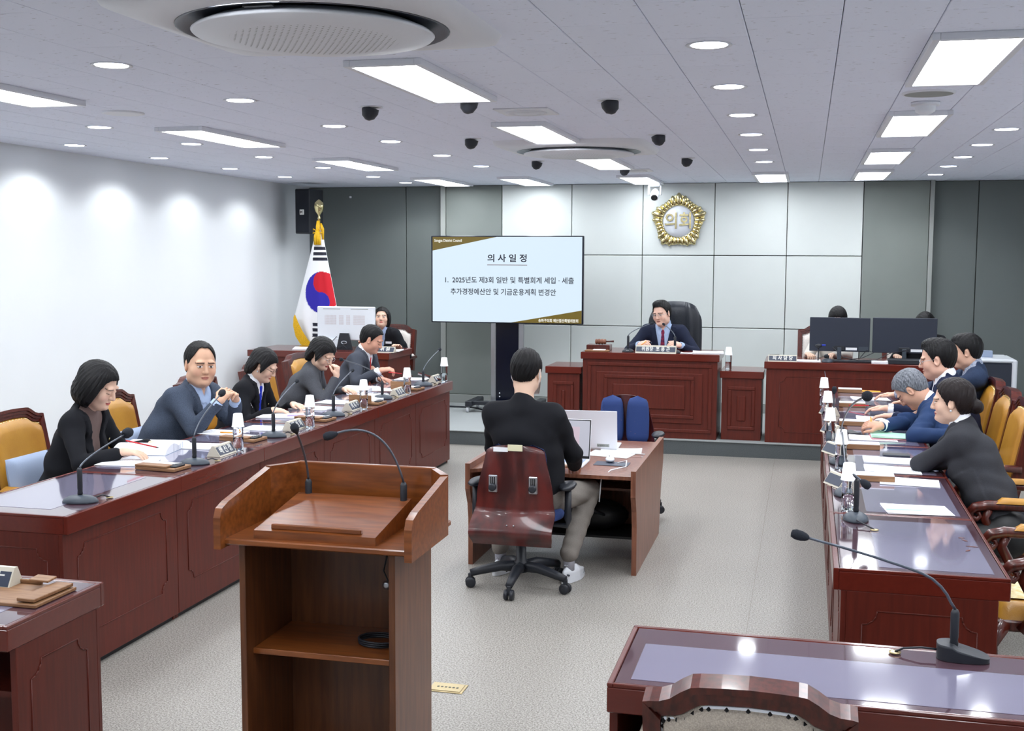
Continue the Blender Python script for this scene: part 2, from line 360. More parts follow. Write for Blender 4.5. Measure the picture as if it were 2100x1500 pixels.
# round air conditioners
def aircon(x, y, label, s=1):
    t = thing('air_conditioner', label, 'air conditioner', (x, y, CEIL), 0, 'round cassette air conditioners')
    def sq(z, r, a): return [((r*math.copysign(abs(math.cos(q))**a, math.cos(q))), (r*math.copysign(abs(math.sin(q))**a, math.sin(q))), z) for q in [2*PI*k/48 for k in range(48)]]
    m = MB(); A = sq(0, .565, .2); B_ = sq(-.03, .55, .2); ring = [(.475*math.cos(2*PI*k/48), .475*math.sin(2*PI*k/48), -.045) for k in range(48)]; ins = [(p[0]*.97, p[1]*.97, -.02) for p in ring]
    vs = A+B_+ring+ins; m.add(vs, [(j*48+k, j*48+(k+1) % 48, (j+1)*48+(k+1) % 48, (j+1)*48+k) for j in range(3) for k in range(48)], True); m.build('housing', 'white_metal', t)
    MB().lathe([(.474, -.046), (.466, -.047), (.44, -.034), (.36, -.026), (.30, -.026)], 48, cap=False).build('air_outlet_ring', mat_dark, t)
    MB().box((-.05, -.445, -.05), (.05, -.425, -.036)).build('display', 'black', t)
    MB().lathe([(.36, -.03), (.412, -.052), (.422, -.060), (.415, -.067), (.30, -.078), (.15, -.083), (.001, -.085)], 56, cap=False).build('cover_disc', 'white_metal', t)
    d = MB()
    for a in range(-13, 14):
        for b in range(-13, 14):
            X = a*.024+(b % 2)*.012; Y = b*.021; r = math.hypot(X, Y)
            if r < .30: z = -.1065+.022*(r/.42)**2.2; z += .020; d.add([(X-.005, Y-.002, z-.001), (X+.005, Y-.002, z-.001), (X, Y+.004, z-.002)], [(0, 1, 2)])
    o = d.build('grille_holes', 'trim_grey', t); o['kind'] = 'stuff'
mat_dark = mat('outlet_dark', (36, 44, 60), .35)
aircon(-1.70, 3.9, 'large round ceiling air conditioner at the top of the picture, nearest')
aircon(-1.72, 8.9, 'smaller looking round ceiling air conditioner in the distance between LED panels')
# round ceiling speakers and detectors
for x, y, r, lb in ((.57, 6.36, .13, 'flat round ceiling speaker grille between the right LED panels'), (-3.94, 6.24, .12, 'flat round ceiling speaker grille at the left between downlights')):
    t = thing('ceiling_speaker', lb, 'speaker', (x, y, CEIL)); MB().lathe([(r, 0), (r, -.006), (r-.012, -.01)], 32, cap=False).build('rim', 'white_metal', t)
    MB().lathe([(r-.012, -.01), (.001, -.012)], 32, cap=False).build('grille', 'trim_grey' if x > 0 else 'white_metal', t)
t = thing('smoke_detector', 'small white domed detector hanging beside the right ceiling speaker', 'detector', (.59, 6.75, CEIL))
MB().lathe([(.075, 0), (.075, -.018), (.06, -.022)], 24).build('base', 'white_metal', t); MB().lathe([(.055, -.02), (.052, -.05), (.03, -.062), (.001, -.064)], 24, cap=False).build('sensor', 'white_plastic', t)
for x, y, lb in ((-1.60, 6.68, 'square white ceiling vent behind the nearest middle LED panel'), (-1.66, 11.5, 'square white ceiling vent near the back of the middle row')):
    t = thing('ceiling_vent', lb, 'vent', (x, y, CEIL)); MB().box((-.16, -.16, -.008), (.16, .16, 0), .003).build('frame', 'white_metal', t)
    MB().lathe([(.12, -.008), (.12, -.016), (.10, -.016), (.10, -.009), (.07, -.009), (.07, -.016), (.001, -.018)], 28, cap=False).build('diffuser', 'white_metal', t)
# angled black ceiling microphones
for k, (px, py) in enumerate([(762, 219), (965, 204), (1248, 205), (969, 284), (1348, 276), (1103, 330), (1411, 324), (1283, 344)]):
    p = at(px, py, z=CEIL)
    lb = ['leftmost of the near black ceiling pods', 'black ceiling pod tucked behind the bright middle LED panel', 'rightmost of the near black ceiling pods', 'small black ceiling pod left of the far air conditioner',
          'small black ceiling pod right of the far air conditioner', 'small black ceiling pod above the display screen', 'small black ceiling pod above the gold emblem', 'farthest black ceiling pod near the white camera'][k]
    t = thing('ceiling_camera', lb, 'camera', p, 0, 'black ceiling pods')
    MB().lathe([(.062, 0), (.062, -.004), (.05, -.005)], 20).build('flange', 'white_metal', t)
    MB().lathe([(.046, -.004), (.048, -.03), (.036, -.062), (.012, -.078), (.001, -.079)], 18, R=rotm(0, .35*(-1 if k in (2, 4) else 1), 0), cap=False).build('pod', 'plastic', t)
# ------------------------------------------------------------------ desks
def ogee(w, h, r=.055):
    pts = []
    for cx, cy, a0 in ((-w/2, -h/2, 0), (w/2, -h/2, 90), (w/2, h/2, 180), (-w/2, h/2, 270)):
        arc = [(cx+r*math.cos(math.radians(a0+90-t)), cy+r*math.sin(math.radians(a0+90-t))) for t in (0, 22, 45, 68, 90)]
        pts += arc
    return pts
def ridge(mb, pts, y, r=.0028, axis='y', c=(0, 0)):
    for i in range(len(pts)):
        a = pts[i]; b = pts[(i+1) % len(pts)]
        mk = (lambda p: (p[0]+c[0], y, p[1]+c[1])) if axis == 'y' else (lambda p: (y, p[0]+c[0], p[1]+c[1]))
        mb.tube([mk(a), mk(b)], r, 5)
def desk(w, d, h, root, ends=(True, True), glass=True, pad=(.5, .36), split=1):
    # local: front panel faces -y, person sits at +y
    MB().box((-w/2, -d/2, h-.085), (w/2, -d/2+.022, h), .003).box((-w/2, -d/2+.022, h-.085), (w/2, d/2, h-.012), .003)\
        .box((-w/2, -d/2+.022, h-.012), (-w/2+.016, d/2, h), .002).box((w/2-.016, -d/2+.022, h-.012), (w/2, d/2, h), .002).box((-w/2+.016, d/2-.012, h-.012), (w/2-.016, d/2, h), .002).build('desktop', 'mahogany_top', root)
    MB().box((-w/2+.0185, -d/2+.0245, h-.0115), (w/2-.0185, d/2-.0145, h-.0015), .0015).build('glass_top', 'glass_top', root)
    if pad: MB().box((-w/2+.12, -d/2+.17, h-.0015), (w/2-.06, d/2-.05, h-.0005)).build('desk_pad', 'mat_pad', root)
    f = MB().box((-w/2+.002, -d/2+.03, .03), (w/2-.002, -d/2+.05, h-.085), .002)
    n = split
    for k in range(n):
        cw = w/n; ridge(f, ogee(cw-.22, h-.34), -d/2+.029, c=(-w/2+cw*(k+.5), (h-.085+.05)/2+.03))
    f.build('front_panel', 'mahogany', root)
    for s, e in ((-1, ends[0]), (1, ends[1])):
        m = MB().box((s*w/2-(.024 if s > 0 else 0)+(0.002 if s < 0 else -.002), -d/2+.05, .0), (s*w/2+(.024 if s < 0 else 0)+(0.002 if s < 0 else -.002), d/2-.04, h-.085), .002)
        if e: ridge(m, ogee(d-.22, h-.34), s*(w/2-.0015), axis='x', c=(0, (h-.085+.05)/2+.03))
        m.build('side_panel', 'mahogany', root)
    MB().box((-w/2+.03, -d/2+.06, h-.30), (w/2-.03, d/2-.15, h-.28)).build('shelf', 'mahogany', root)
    MB().box((-w/2+.03, -d/2+.055, 0), (w/2-.03, -d/2+.07, .03)).build('plinth', 'black', root)
DZ = .776; LX0, LX1 = -3.84, -3.2; RX0, RX1 = .125, .757
lab_l = ['nearest desk of the left row, empty top with one microphone', 'second desk of the left row, where the woman in black blazer sits', 'third desk of the left row, before the man in grey blazer',
         'fourth desk of the left row, before the short-haired woman in black', 'fifth desk of the left row, before the woman in grey jacket', 'last desk of the left row, before the man with a red tie']
lab_r = ['nearest desk of the right row, bare glossy top', 'second desk of the right row with two lying papers', 'third desk of the right row with phone and papers', 'fourth desk of the right row with green sheet',
         'fifth desk of the right row under the red pen', 'last desk of the right row by the rostrum']
ly = [4.53]+[5.52+.985*k for k in range(6)]; ry = [4.53, 5.54, 6.58, 7.6, 8.6, 9.6, 10.58]
first = None
for k in range(6):
    y0, y1 = ly[k], ly[k+1]
    t = thing('desk', lab_l[k], 'desk', ((LX0+LX1)/2, (y0+y1)/2, 0), PI/2, 'left row of mahogany desks'); desk(y1-y0, LX1-LX0, DZ, t)
    y0, y1 = ry[k], ry[k+1]
    t = thing('desk', lab_r[k], 'desk', ((RX0+RX1)/2, (y0+y1)/2, 0), -PI/2, 'right row of mahogany desks'); desk(y1-y0, RX1-RX0, DZ, t)
t = thing('desk', 'foreground desk at bottom right with one long gooseneck microphone', 'desk', ((-.51+1.25)/2, 3.385, 0), PI); desk(1.76, .53, DZ, t)
t = thing('desk', 'foreground desk at bottom left carrying a wooden tray', 'desk', ((-2.435-4.0)/2, 3.385, 0), PI); desk(1.565, .53, DZ, t)
# ------------------------------------------------------------------ rostrum
def raised(mb, x0, x1, z0, z1, y):
    for k, (i, o) in enumerate(((0, .012), (.035, .004), (.06, .014))):
        if k == 1: continue
        a0, a1, b0, b1 = x0+i, x1-i, z0+i, z1-i
        if k == 0:
            wd = .035
            mb.box((a0, y-o, b0), (a1, y, b0+wd), .008).box((a0, y-o, b1-wd), (a1, y, b1), .008).box((a0, y-o, b0+wd), (a0+wd, y, b1-wd), .008).box((a1-wd, y-o, b0+wd), (a1, y, b1-wd), .008)
        else: mb.box((a0+.03, y-o, b0+.03), (a1-.03, y, b1-.03), .012)
def block(x0, x1, y0, y1, z1, label, panels='raised', name='rostrum_desk', end_r=False, over=.02):
    t = thing(name, label, 'desk', ((x0+x1)/2, (y0+y1)/2, PZ)); h = z1-PZ; w = x1-x0; d = y1-y0
    MB().box((-w/2, -d/2, h-.07), (w/2, d/2, h), .005).build('desktop', 'mahogany_top', t)
    m = MB().box((-w/2+over, -d/2+over, 0), (w/2-over, -d/2+over+.03, h-.07), .002)
    if panels == 'raised': raised(m, -w/2+over+.06, w/2-over-.06, .10, h-.15, -d/2+over)
    elif panels == 'double':
        raised(m, -w/2+over+.05, w/2-over-.05, .06, h-.10, -d/2+over); raised(m, -w/2+over+.22, w/2-over-.22, .20, h-.22, -d/2+over-.014)
    else: ridge(m, ogee(w-.3, h-.25), -d/2+over-.001, c=(0, h/2-.02))
    m.build('front_panel', 'mahogany', t)
    for s in (-1, 1): MB().box((s*(w/2-over-.015)-.015, -d/2+over+.03, 0), (s*(w/2-over-.015)+.015, d/2-.02, h-.07), .002).build('side_panel', 'mahogany', t)
    return t
block(-2.185, -.81, 11.5, 12.15, .99, 'tall central presiding desk under the chairman with nested raised panels', 'double')
block(-2.56, -2.187, 11.56, 12.1, .83, 'low side cabinet left of the presiding desk', 'raised', 'side_cabinet')
block(-.808, -.385, 11.56, 12.1, .83, 'low side cabinet right of the presiding desk with a water bottle', 'raised', 'side_cabinet')
block(-.383, 1.42, 11.5, 12.15, .94, 'clerks desk at the right with two black monitors', 'ogee', 'clerk_desk')
block(-5.84, -4.22, 11.5, 12.25, .925, 'clerks desk at the left under the white computer', 'ogee', 'clerk_desk')
# ------------------------------------------------------------------ lectern
t = thing('lectern', 'brown wooden lectern with raised tray rim and sloped book rest', 'lectern', (-1.53, 3.68, 0)); LT = t
def S(x): return x+1.53
def T_(y): return y-3.68
zf = 1.015
MB().box((S(-1.86), T_(3.47), zf-.02), (S(-1.21), T_(3.93), zf), .004).build('tray_floor', 'walnut', t)
def rimpanel(poly, x0, x1):
    return MB().prism(poly, x0, x1, 'x')
pol = [(T_(3.44), zf-.03), (T_(3.83), zf-.03), (T_(3.83), 1.195), (T_(3.50), 1.135), (T_(3.455), 1.12), (T_(3.44), 1.09)]
rimpanel(pol, S(-1.88), S(-1.855)).build('rim_panel', 'walnut', t); rimpanel(pol, S(-1.215), S(-1.19)).build('rim_panel', 'walnut', t)
MB().box((S(-1.80), T_(3.925), zf-.03), (S(-1.27), T_(3.95), 1.20), .003).build('back_panel', 'walnut', t)
for s in (-1, 1):
    xo = S(-1.535)+s*.345; xi = S(-1.535)+s*.262
    MB().prism([(xo, T_(3.83)), (xi, T_(3.95)), (xi-s*.01, T_(3.925)), (xo-s*.025, T_(3.82))], zf-.03, 1.198, 'z').build('corner_panel', 'walnut', t)
# sloped rest
rz0, rz1 = zf+.012, zf+.10
MB().prism([(T_(3.50), zf), (T_(3.86), zf), (T_(3.86), zf+.085), (T_(3.50), zf+.028)], S(-1.765), S(-1.335), 'x').build('book_rest', 'walnut', t)
MB().box((S(-1.71), T_(3.515), zf+.03), (S(-1.39), T_(3.53), zf+.048), .003).build('book_ledge', 'walnut', t)
for a in (-1.81, -1.28): MB().box((S(a)-.011, T_(3.50), 0), (S(a)+.011, T_(3.88), zf-.02), .002).build('side_panel', 'walnut_side', t)
MB().box((S(-1.80), T_(3.86), 0), (S(-1.29), T_(3.88), zf-.02)).build('rear_panel', 'walnut_side', t)
MB().box((S(-1.80), T_(3.55), .60), (S(-1.29), T_(3.86), .62), .002).build('shelf', 'walnut', t)
MB().box((S(-1.80), T_(3.52), .06), (S(-1.29), T_(3.86), .08), .002).build('shelf', 'walnut', t)
for z in (.78, .90): MB().lathe([(.016, 0), (.014, -.006), (.006, -.007)], 16, R=rotm(-PI/2, 0, 0), T=(S(-1.43), T_(3.858), z)).build('cam_lock', 'steel', t)
cc = thing('cable', 'black cable coiled on the lectern shelf', 'cable', (-1.40, 3.70, .62))
c = MB()
for k in range(3):
    c.tube([(.07*(1+.06*k)*math.cos(a)+.003*k, .055*math.sin(a), .006+.007*k) for a in [2*PI*q/20 for q in range(21)]], .0038, 6)
c.tube([(.05, .06, .01), (.03, .12, .10), (-.03, .13, .22), (.0, .14, .36)], .003, 6); c.build('coil', 'plastic', cc)
# ------------------------------------------------------------------ paired computer desk in the middle
t = thing('computer_desk', 'brown two-sided computer desk with wavy side panels in the middle of the floor', 'desk', (-1.48, 7.6, 0))
X0, X1 = -.56, .51; YA, YZ = -.66, .72
side = [(YA-.02, .66), (YA-.02, .50), (YA+.03, .40), (YA+.05, .30), (YA+.05, 0), (YZ-.2, 0), (YZ-.12, .3), (YZ, .5), (YZ, .66)]
for x in (X0, X1-.03): MB().prism(side, x, x+.03, 'x').build('side_panel', 'brown_wood', t)
for s in (-1, 1):
    ya, yb = (YA, .03) if s < 0 else (.04, YZ-.01)
    arc = [(X1-.031, ya), (.10, ya), (.04, ya+.02), (.02, ya+.07), (-.02, ya+.10), (-.42, ya+.10), (-.47, ya+.05), (X0+.031, ya)] if s < 0 else [(X1-.031, yb), (X0+.031, yb), (X0+.031, ya)]
    arc = arc+([(X0+.031, yb), (X1-.031, yb)] if s < 0 else [(X1-.031, ya)])
    MB().prism(arc, .60, .622, 'z').build('desktop', 'brown_wood', t)
MB().box((X0+.03, .02, .12), (X1-.03, .04, .60)).build('modesty_panel', 'brown_wood', t)
MB().box((X0+.03, -.20, .44), (X1-.03, .02, .455)).build('shelf', 'brown_wood', t)
MB().box((X0+.03, -.35, .16), (X1-.03, .02, .175)).build('lower_shelf', 'black', t)
# ------------------------------------------------------------------ chairs
def crest(hw, z0, z1, drop=.055, n=5):
    # outline of the shouldered top from left to right
    pts = []
    for x, z in ((-1, -1), (-.93, -.93), (-.84, -.9), (-.74, -.72), (-.64, -.35), (-.54, -.06), (-.46, 0), (-.25, .06), (0, .1)): pts.append((x*hw, z1+drop*z))
    return pts+[(-x, z) for x, z in pts[::-1][1:]]
def armchair(name, label, fabric, loc, rz, group, wood='chair_wood', arms=True, top=1.0, hw=.285, legs=True, ah=-.065):
    t = thing(name, label, 'chair', loc, rz, group)
    tilt = rotm(.20, 0, 0); pv = Vector((0, -.25, .44))
    def bk(p): return tilt @ (Vector(p)-pv)+pv
    top = pv.z+(top-pv.z)/math.cos(.20)
    out = crest(hw, .5, top); inn = crest(hw-.045, .5, top-.055, .045)
    m = MB()
    for i in range(len(out)-1):                 # carved crest rail in three stepped mouldings
        for k, (f0, f1, th) in enumerate(((0, .34, .034), (.34, .68, .028), (.68, 1, .022))):
            q = []
            for (a, b, f) in ((out[i], inn[i], f0), (out[i+1], inn[i+1], f0), (out[i+1], inn[i+1], f1), (out[i], inn[i], f1)):
                q.append((a[0]*(1-f)+b[0]*f, a[1]*(1-f)+b[1]*f))
            vs = [bk((x, -.25-th, z)) for x, z in q]+[bk((x, -.25+th, z)) for x, z in q]
            m.add(vs, [(0, 1, 2, 3), (7, 6, 5, 4), (0, 4, 5, 1), (1, 5, 6, 2), (2, 6, 7, 3), (3, 7, 4, 0)])
    m.build('crest_rail', wood, t)
    for s in (-1, 1):
        m = MB(); za = top-.055
        poly = [(s*hw, .46), (s*(hw-.045), .46), (s*(hw-.045), za-.05), (s*hw, za)]
        vs = [bk((x, -.285, z)) for x, z in poly]+[bk((x, -.215, z)) for x, z in poly]
        m.add(vs, [(0, 1, 2, 3), (7, 6, 5, 4), (0, 4, 5, 1), (1, 5, 6, 2), (2, 6, 7, 3), (3, 7, 4, 0)]); m.build('back_stile', wood, t)
    iw = hw-.045
    def padf(sg):
        def f(u, v):
            x = (u-.5)*2*iw; i = u*(len(inn)-1); k = min(int(i), len(inn)-2); fr = i-k
            zt = inn[k][1]*(1-fr)+inn[k+1][1]*fr; x = inn[k][0]*(1-fr)+inn[k+1][0]*fr; zb = .50; z = zb+(zt-zb)*v
            e = min(1, (1-abs(2*u-1))*7)**.5*min(1, (1-v)*9)**.5*min(1, v*9)**.5
            return bk((x, -.25+sg*(.012+.042*e), z))
        return f
    MB().grid(padf(1), 16, 12).grid(padf(-1), 16, 12).build('back_cushion', fabric, t)
    nl = MB()
    for sg in (1, -1):
        path = [(iw*-.97, z) for z in np.linspace(.53, inn[0][1]-.01, 16)]+[(x*.97, z-.012) for i in range(len(inn)-1) for x, z in [inn[i], ((inn[i][0]+inn[i+1][0])/2, (inn[i][1]+inn[i+1][1])/2)]]+[(iw*.97, z) for z in np.linspace(inn[0][1]-.01, .53, 16)]
        if fabric == 'grey_weave': MB().tube([bk((x, -.25+sg*.016, z)) for x, z in path], .009, 6).build('piping', 'cloth_white', t); path = path[::2]
        for x, z in path:
            p = bk((x, -.25+sg*.024, z)); r = .0055 if fabric != 'grey_weave' else .0085
            nl.add([p+Vector(d)*r for d in ((1, 0, 0), (-1, 0, 0), (0, 1, 0), (0, -1, 0), (0, 0, 1), (0, 0, -1))], [(0, 2, 4), (2, 1, 4), (1, 3, 4), (3, 0, 4), (2, 0, 5), (1, 2, 5), (3, 1, 5), (0, 3, 5)])
    nl.build('nail_trim', 'brass' if fabric == 'tan_leather' else 'black', t)['kind'] = 'stuff'
    MB().box((-hw+.01, -.24, .36), (hw-.01, .27, .41), .008).build('seat_frame', wood, t)
    MB().grid(lambda u, v: ((u-.5)*2*(hw-.02), -.23+.5*v, .41+.065*(min(1, (1-abs(2*u-1))*5)*min(1, (1-abs(2*v-1))*5))**.4), 16, 14).build('seat_cushion', fabric, t)
    if arms:
        for s in (-1, 1):
            x = s*(hw+.005); a = MB()
            a.tube([(x, y_, z_+ah) for y_, z_ in ((-.30, .615), (-.15, .62), (.05, .622), (.16, .622), (.22, .608), (.246, .58), (.236, .552), (.208, .545), (.192, .562), (.20, .58), (.215, .578))], [.022, .024, .026, .027, .026, .023, .019, .016, .013, .011, .008], 4 if 0 else 10, flat=1.15)
            a.tube([(x, .15, .60+ah), (x, .17, .55+ah), (x, .12, .50), (x, .13, .42), (x, .17, .37)], [.022, .024, .024, .026, .024], 8); a.build('armrest', wood, t)
            MB().grid(lambda u, v, x=x: (x+.034*math.cos(PI*v), -.20+.32*u, .638+ah+.028*math.sin(PI*v)*min(1, (1-abs(2*u-1))*6)**.5), 10, 8).build('arm_pad', fabric, t)
    if legs:
        for s in (-1, 1):
            MB().tube([(s*(hw-.03), .23, .40), (s*(hw-.01), .29, .30), (s*(hw-.02), .27, .14), (s*(hw), .31, .015), (s*hw, .32, 0)], [.036, .034, .024, .02, .022], 4).build('leg', wood, t)
            MB().tube([(s*(hw-.03), -.22, .40), (s*(hw-.03), -.24, .2), (s*(hw-.02), -.31, 0)], [.028, .024, .02], 4).build('leg', wood, t)
    return t
cg = 'tan leather armchairs of the left row'
LCH = [('tan leather armchair at the far left behind the woman in black blazer', 6.09, -4.33), ('tan leather armchair behind the man in grey blazer', 7.12, -4.33),
       ('armchair mostly hidden behind the short-haired woman in black', 8.38, -4.36), ('armchair behind the woman in grey jacket', 9.45, -4.36), ('armchair behind the man with red tie', 10.4, -4.40)]
AL = []
for k, (lb, y, x) in enumerate(LCH):
    if k == 0: A0 = armchair('armchair', lb, 'tan_leather', (x, y, 0), -PI/2, cg)
    else: dup(A0, lb, (x, y, 0))
RCH = [('empty tan armchair with a patterned seat cloth at the right edge', 1.09, 5.52), ('tan leather armchair of the woman with the bun', 1.10, 6.72), ('tan leather armchair of the grey-haired man', 1.0, 7.9), ('tan armchair of the man with rimmed glasses', 1.0, 8.52), ('farthest tan armchair of the right row', 1.0, 9.18)]
A1 = armchair('armchair', RCH[0][0], 'tan_leather', (RCH[0][1], RCH[0][2], 0), PI/2, 'tan leather armchairs of the right row', top=1.06, ah=.045)
for lb, x, y in RCH[1:]: dup(A1, lb, (x, y, 0), PI/2, group='tan leather armchairs of the right row')
armchair('armchair', 'cream upholstered chair of the woman clerk behind the white computer', 'white_fabric', (-4.66, 12.62, PZ), PI, 'cream upholstered armchairs', top=.98, hw=.24, ah=0)
armchair('armchair', 'cream upholstered chair behind the left black monitor', 'white_fabric', (.2, 12.62, PZ), PI, 'cream upholstered armchairs', top=1.06, ah=0)
armchair('armchair', 'cream upholstered chair behind the right black monitor', 'white_fabric', (1.07, 12.62, PZ), PI, 'cream upholstered armchairs', top=1.02, ah=0)
armchair('armchair', 'foreground armchair with grey woven back cut by the bottom edge', 'grey_weave', (-.115, 3.25, 0), 0, 'foreground armchairs', top=.885, hw=.265, ah=0)
def cushion(lb, loc, rz, lean, sx=.2, sz=.19, name='cushion'):
    MBm = MB().grid(lambda u, v: (sx*math.copysign(abs(2*u-1)**.8, 2*u-1), .07*((1-abs(2*u-1)**3)*(1-abs(2*v-1)**3))**.5, sz*math.copysign(abs(2*v-1)**.8, 2*v-1)), 16, 16)
    MBm.grid(lambda u, v: (sx*math.copysign(abs(2*u-1)**.8, 2*u-1), -.05*((1-abs(2*u-1)**3)*(1-abs(2*v-1)**3))**.5, sz*math.copysign(abs(2*v-1)**.8, 2*v-1)), 16, 16)
    o = MBm.build(name, 'pale_blue', None, None, (loc[0], loc[1], loc[2]-.09), (lean, 0, rz)); tag(o, lb, 'cushion', 'pale blue back cushions'); return o
cushion('pale blue cushion behind the back of the woman in black blazer', (-4.46, 6.0, .66), -PI/2, .2)
cushion('pale blue cushion between the chair and the man in grey blazer', (-4.44, 7.05, .66), -PI/2, .2)
cushion('pale blue cushion right of the short-haired woman in black', (-4.3, 8.4, .66), -PI/2, .2)
cushion('pale blue cushion behind the woman with the bun', (1.30, 6.72, .68), PI/2, .2, .2, .2)
cushion('pale blue cushion on the empty armchair at the right edge', (1.27, 5.62, .70), PI/2, .2, .2, .2)
o = MB().grid(lambda u, v: (.86+.30*u, 5.34+.36*v, .483+.006*math.sin(9*u)*math.sin(7*v)), 8, 8).build('seat_cloth', mat('seat_cloth', (236, 226, 196), .9, dark=(214, 190, 130), vscale=30), None)
tag(o, 'cream patterned cloth lying on the empty right armchair', 'cloth')
for k in range(len(o.data.vertices)): pass
# office chairs
def office(label, loc, rz, group='plywood office chairs'):
    t = thing('office_chair', label, 'chair', loc, rz, group)
    for k in range(5):
        a = 2*PI*k/5+.95; d = Vector((math.cos(a), math.sin(a), 0)); q = Vector((-d.y, d.x, 0))
        pb = [(.0, .12), (.12, .125), (.24, .10), (.30, .085)]
        leg = MB(); leg.tube([d*r+Vector((0, 0, z)) for r, z in pb], [.034, .032, .026, .022], 8); leg.build('base_leg', 'plastic', t)
        c = MB()
        for s in (-1, 1): c.lathe([(.012, -.010), (.028, -.010), (.031, -.004), (.031, .004), (.028, .010), (.012, .010)], 18, R=Matrix((tuple(q), tuple(d), (0, 0, 1))).transposed() @ rotm(0, PI/2, 0), T=d*.30+q*s*.017+Vector((0, 0, .031)))
        c.box((-.012, -.012, .03), (.012, .012, .085), .003, T=d*.30); c.build('caster', 'plastic', t)
    MB().lathe([(.045, .09), (.045, .15), (.03, .16), (.03, .28), (.022, .28), (.022, .38)], 20).build('gas_column', 'plastic', t)
    MB().box((-.12, -.14, .37), (.12, .14, .40), .01).build('mechanism', 'plastic', t)
    MB().lathe([(.20, -.035), (.235, -.02), (.24, .0), (.22, .035), (.12, .05), (.001, .052)], 32, T=(0, .05, .435), sx=1.02, sy=1.0).build('seat_cushion', 'blue_fabric', t)
    # one-piece curved plywood shell running down the back and under the seat
    n = 20
    def ss(x): x = max(0, min(1, x)); return x*x*(3-2*x)
    def sh(off):
        def f(u, v):
            z = .875-.575*v; a = 2*u-1
            y = -.205-.012*math.sin((.875-z)*5)-.078*ss((.50-z)/.13)+.06*ss((.375-z)/.09)
            wd = .170+.055*ss(v/.55)+.018*ss((v-.55)/.2)-.06*max(0, 1-v/.07)**2-.012*ss((v-.9)/.1)
            y += .050*a*a*(1-ss((.50-z)/.10)); z += .028*(1-a*a)*ss((v-.5)/.2)*(1-v)-.012*a*a*max(0, 1-v/.1)
            return (a*wd, y+off, z)
        return f
    m = MB(); m.grid(sh(0), n, 33); m.grid(sh(.012), n, 33)
    A = [sh(0)(0, j/33) for j in range(34)]; B_ = [sh(.012)(0, j/33) for j in range(34)]; A2 = [sh(0)(1, j/33) for j in range(34)]; B2 = [sh(.012)(1, j/33) for j in range(34)]
    A3 = [sh(0)(j/n, 0) for j in range(n+1)]; B3 = [sh(.012)(j/n, 0) for j in range(n+1)]
    for a, b in ((A, B_), (A2, B2), (A3, B3)): m.add(a+b, [(i, i+1, len(a)+i+1, len(a)+i) for i in range(len(a)-1)])
    m.build('plywood_shell', 'ply', t)
    for s in (-1, 1):
        MB().grid(lambda u, v, s=s: (s*.098+(.088-.02*max(0, v-.55))*math.sin(PI*(u-.5))*(1-(2*v-1)**6)**.4, -.175+.05*max(0, math.cos(PI*(u-.5)))**.6*min(1, (1-abs(2*v-1))*4)**.5+.03*abs(s*.105+.08*(2*u-1))/.2, .50+.375*v), 12, 14).build('back_pad', 'blue_fabric', t)
        p = MB().box((s*.118-.026, -.214, .60), (s*.118+.026, -.200, .70), .004); p.build('adjuster_plate', 'steel', t)
        sl = MB()
        for q in (-.011, 0, .011): sl.box((s*.118+q-.003, -.2155, .645), (s*.118+q+.003, -.212, .69))
        sl.build('slot', 'black', t)
        MB().lathe([(.012, 0), (.022, -.006), (.022, -.02), (.015, -.024), (.001, -.024)], 14, R=rotm(-PI/2, 0, 0), T=(s*.118, -.212, .632)).build('knob', 'plastic', t)
        ar = MB(); x = s*.275
        ar.tube([(s*.12, .0, .385), (x, .0, .38), (x+s*.005, .0, .42), (x+s*.005, -.0, .60)], [.014, .016, .022, .02], 6); ar.build('arm_post', 'plastic', t)
        MB().lathe([(.001, -.016), (.04, -.014), (.05, 0), (.04, .012), (.001, .016)], 20, T=(x, .02, .615), sx=.95, sy=2.6).build('armrest', 'plastic', t)
    for s in (-.02, .02): MB().ball((s, -.272, .425), .005, 8).build('bolt', 'steel', t)
    return t
oc = office('plywood backed office chair on casters, occupied, seen from behind', (-1.60, 6.60, 0), 0)
MB().box((-.115, -.214, .838), (-.03, -.206, .862)).build('sticker', 'paper', oc); MB().box((-.03, -.215, .845), (.055, -.2065, .88)).build('sticker', mat('sticker_tan', (226, 220, 186), .6), oc)
office('office chair with two blue back pads facing the camera across the middle desk', (-1.31, 8.55, .03), PI)
# chairman executive chair
t = thing('executive_chair', 'high-backed black leather executive chair behind the chairman', 'chair', (-1.35, 12.5, PZ))
def exb(sg):
    def f(u, v):
        a = 2*u-1; wd = .285*(1-.10*(2*v-1)**4-.15*max(0, v-.85)/.15)
        z = .42+.90*v-.05*abs(a)**3*v; e = (1-abs(a)**4)**.5*(1-abs(2*v-1)**6)**.5
        return (a*wd, (.0+.075*e*sg)+.06*abs(a)**2*-1+(.05*(v-.5))+(-.02*math.exp(-((abs(a)-.55)/.07)**2) if sg < 0 else 0), z)
    return f
MB().grid(exb(-1), 40, 24).grid(exb(1), 20, 16).build('backrest', 'black_leather', t)
MB().lathe([(.001, -.05), (.24, -.04), (.27, 0), (.24, .05), (.001, .06)], 28, T=(0, -.27, .45)).build('seat_cushion', 'black_leather', t)
MB().lathe([(.05, .1), (.04, .16), (.03, .4)], 16, T=(0, -.27, 0)).build('gas_column', 'plastic', t)
for k in range(5):
    a = 2*PI*k/5+.3; MB().tube([(0, -.27, .12), (.28*math.cos(a), -.27+.28*math.sin(a), .07), (.3*math.cos(a), -.27+.3*math.sin(a), 0)], [.03, .022, .02], 6).build('base_leg', 'plastic', t)
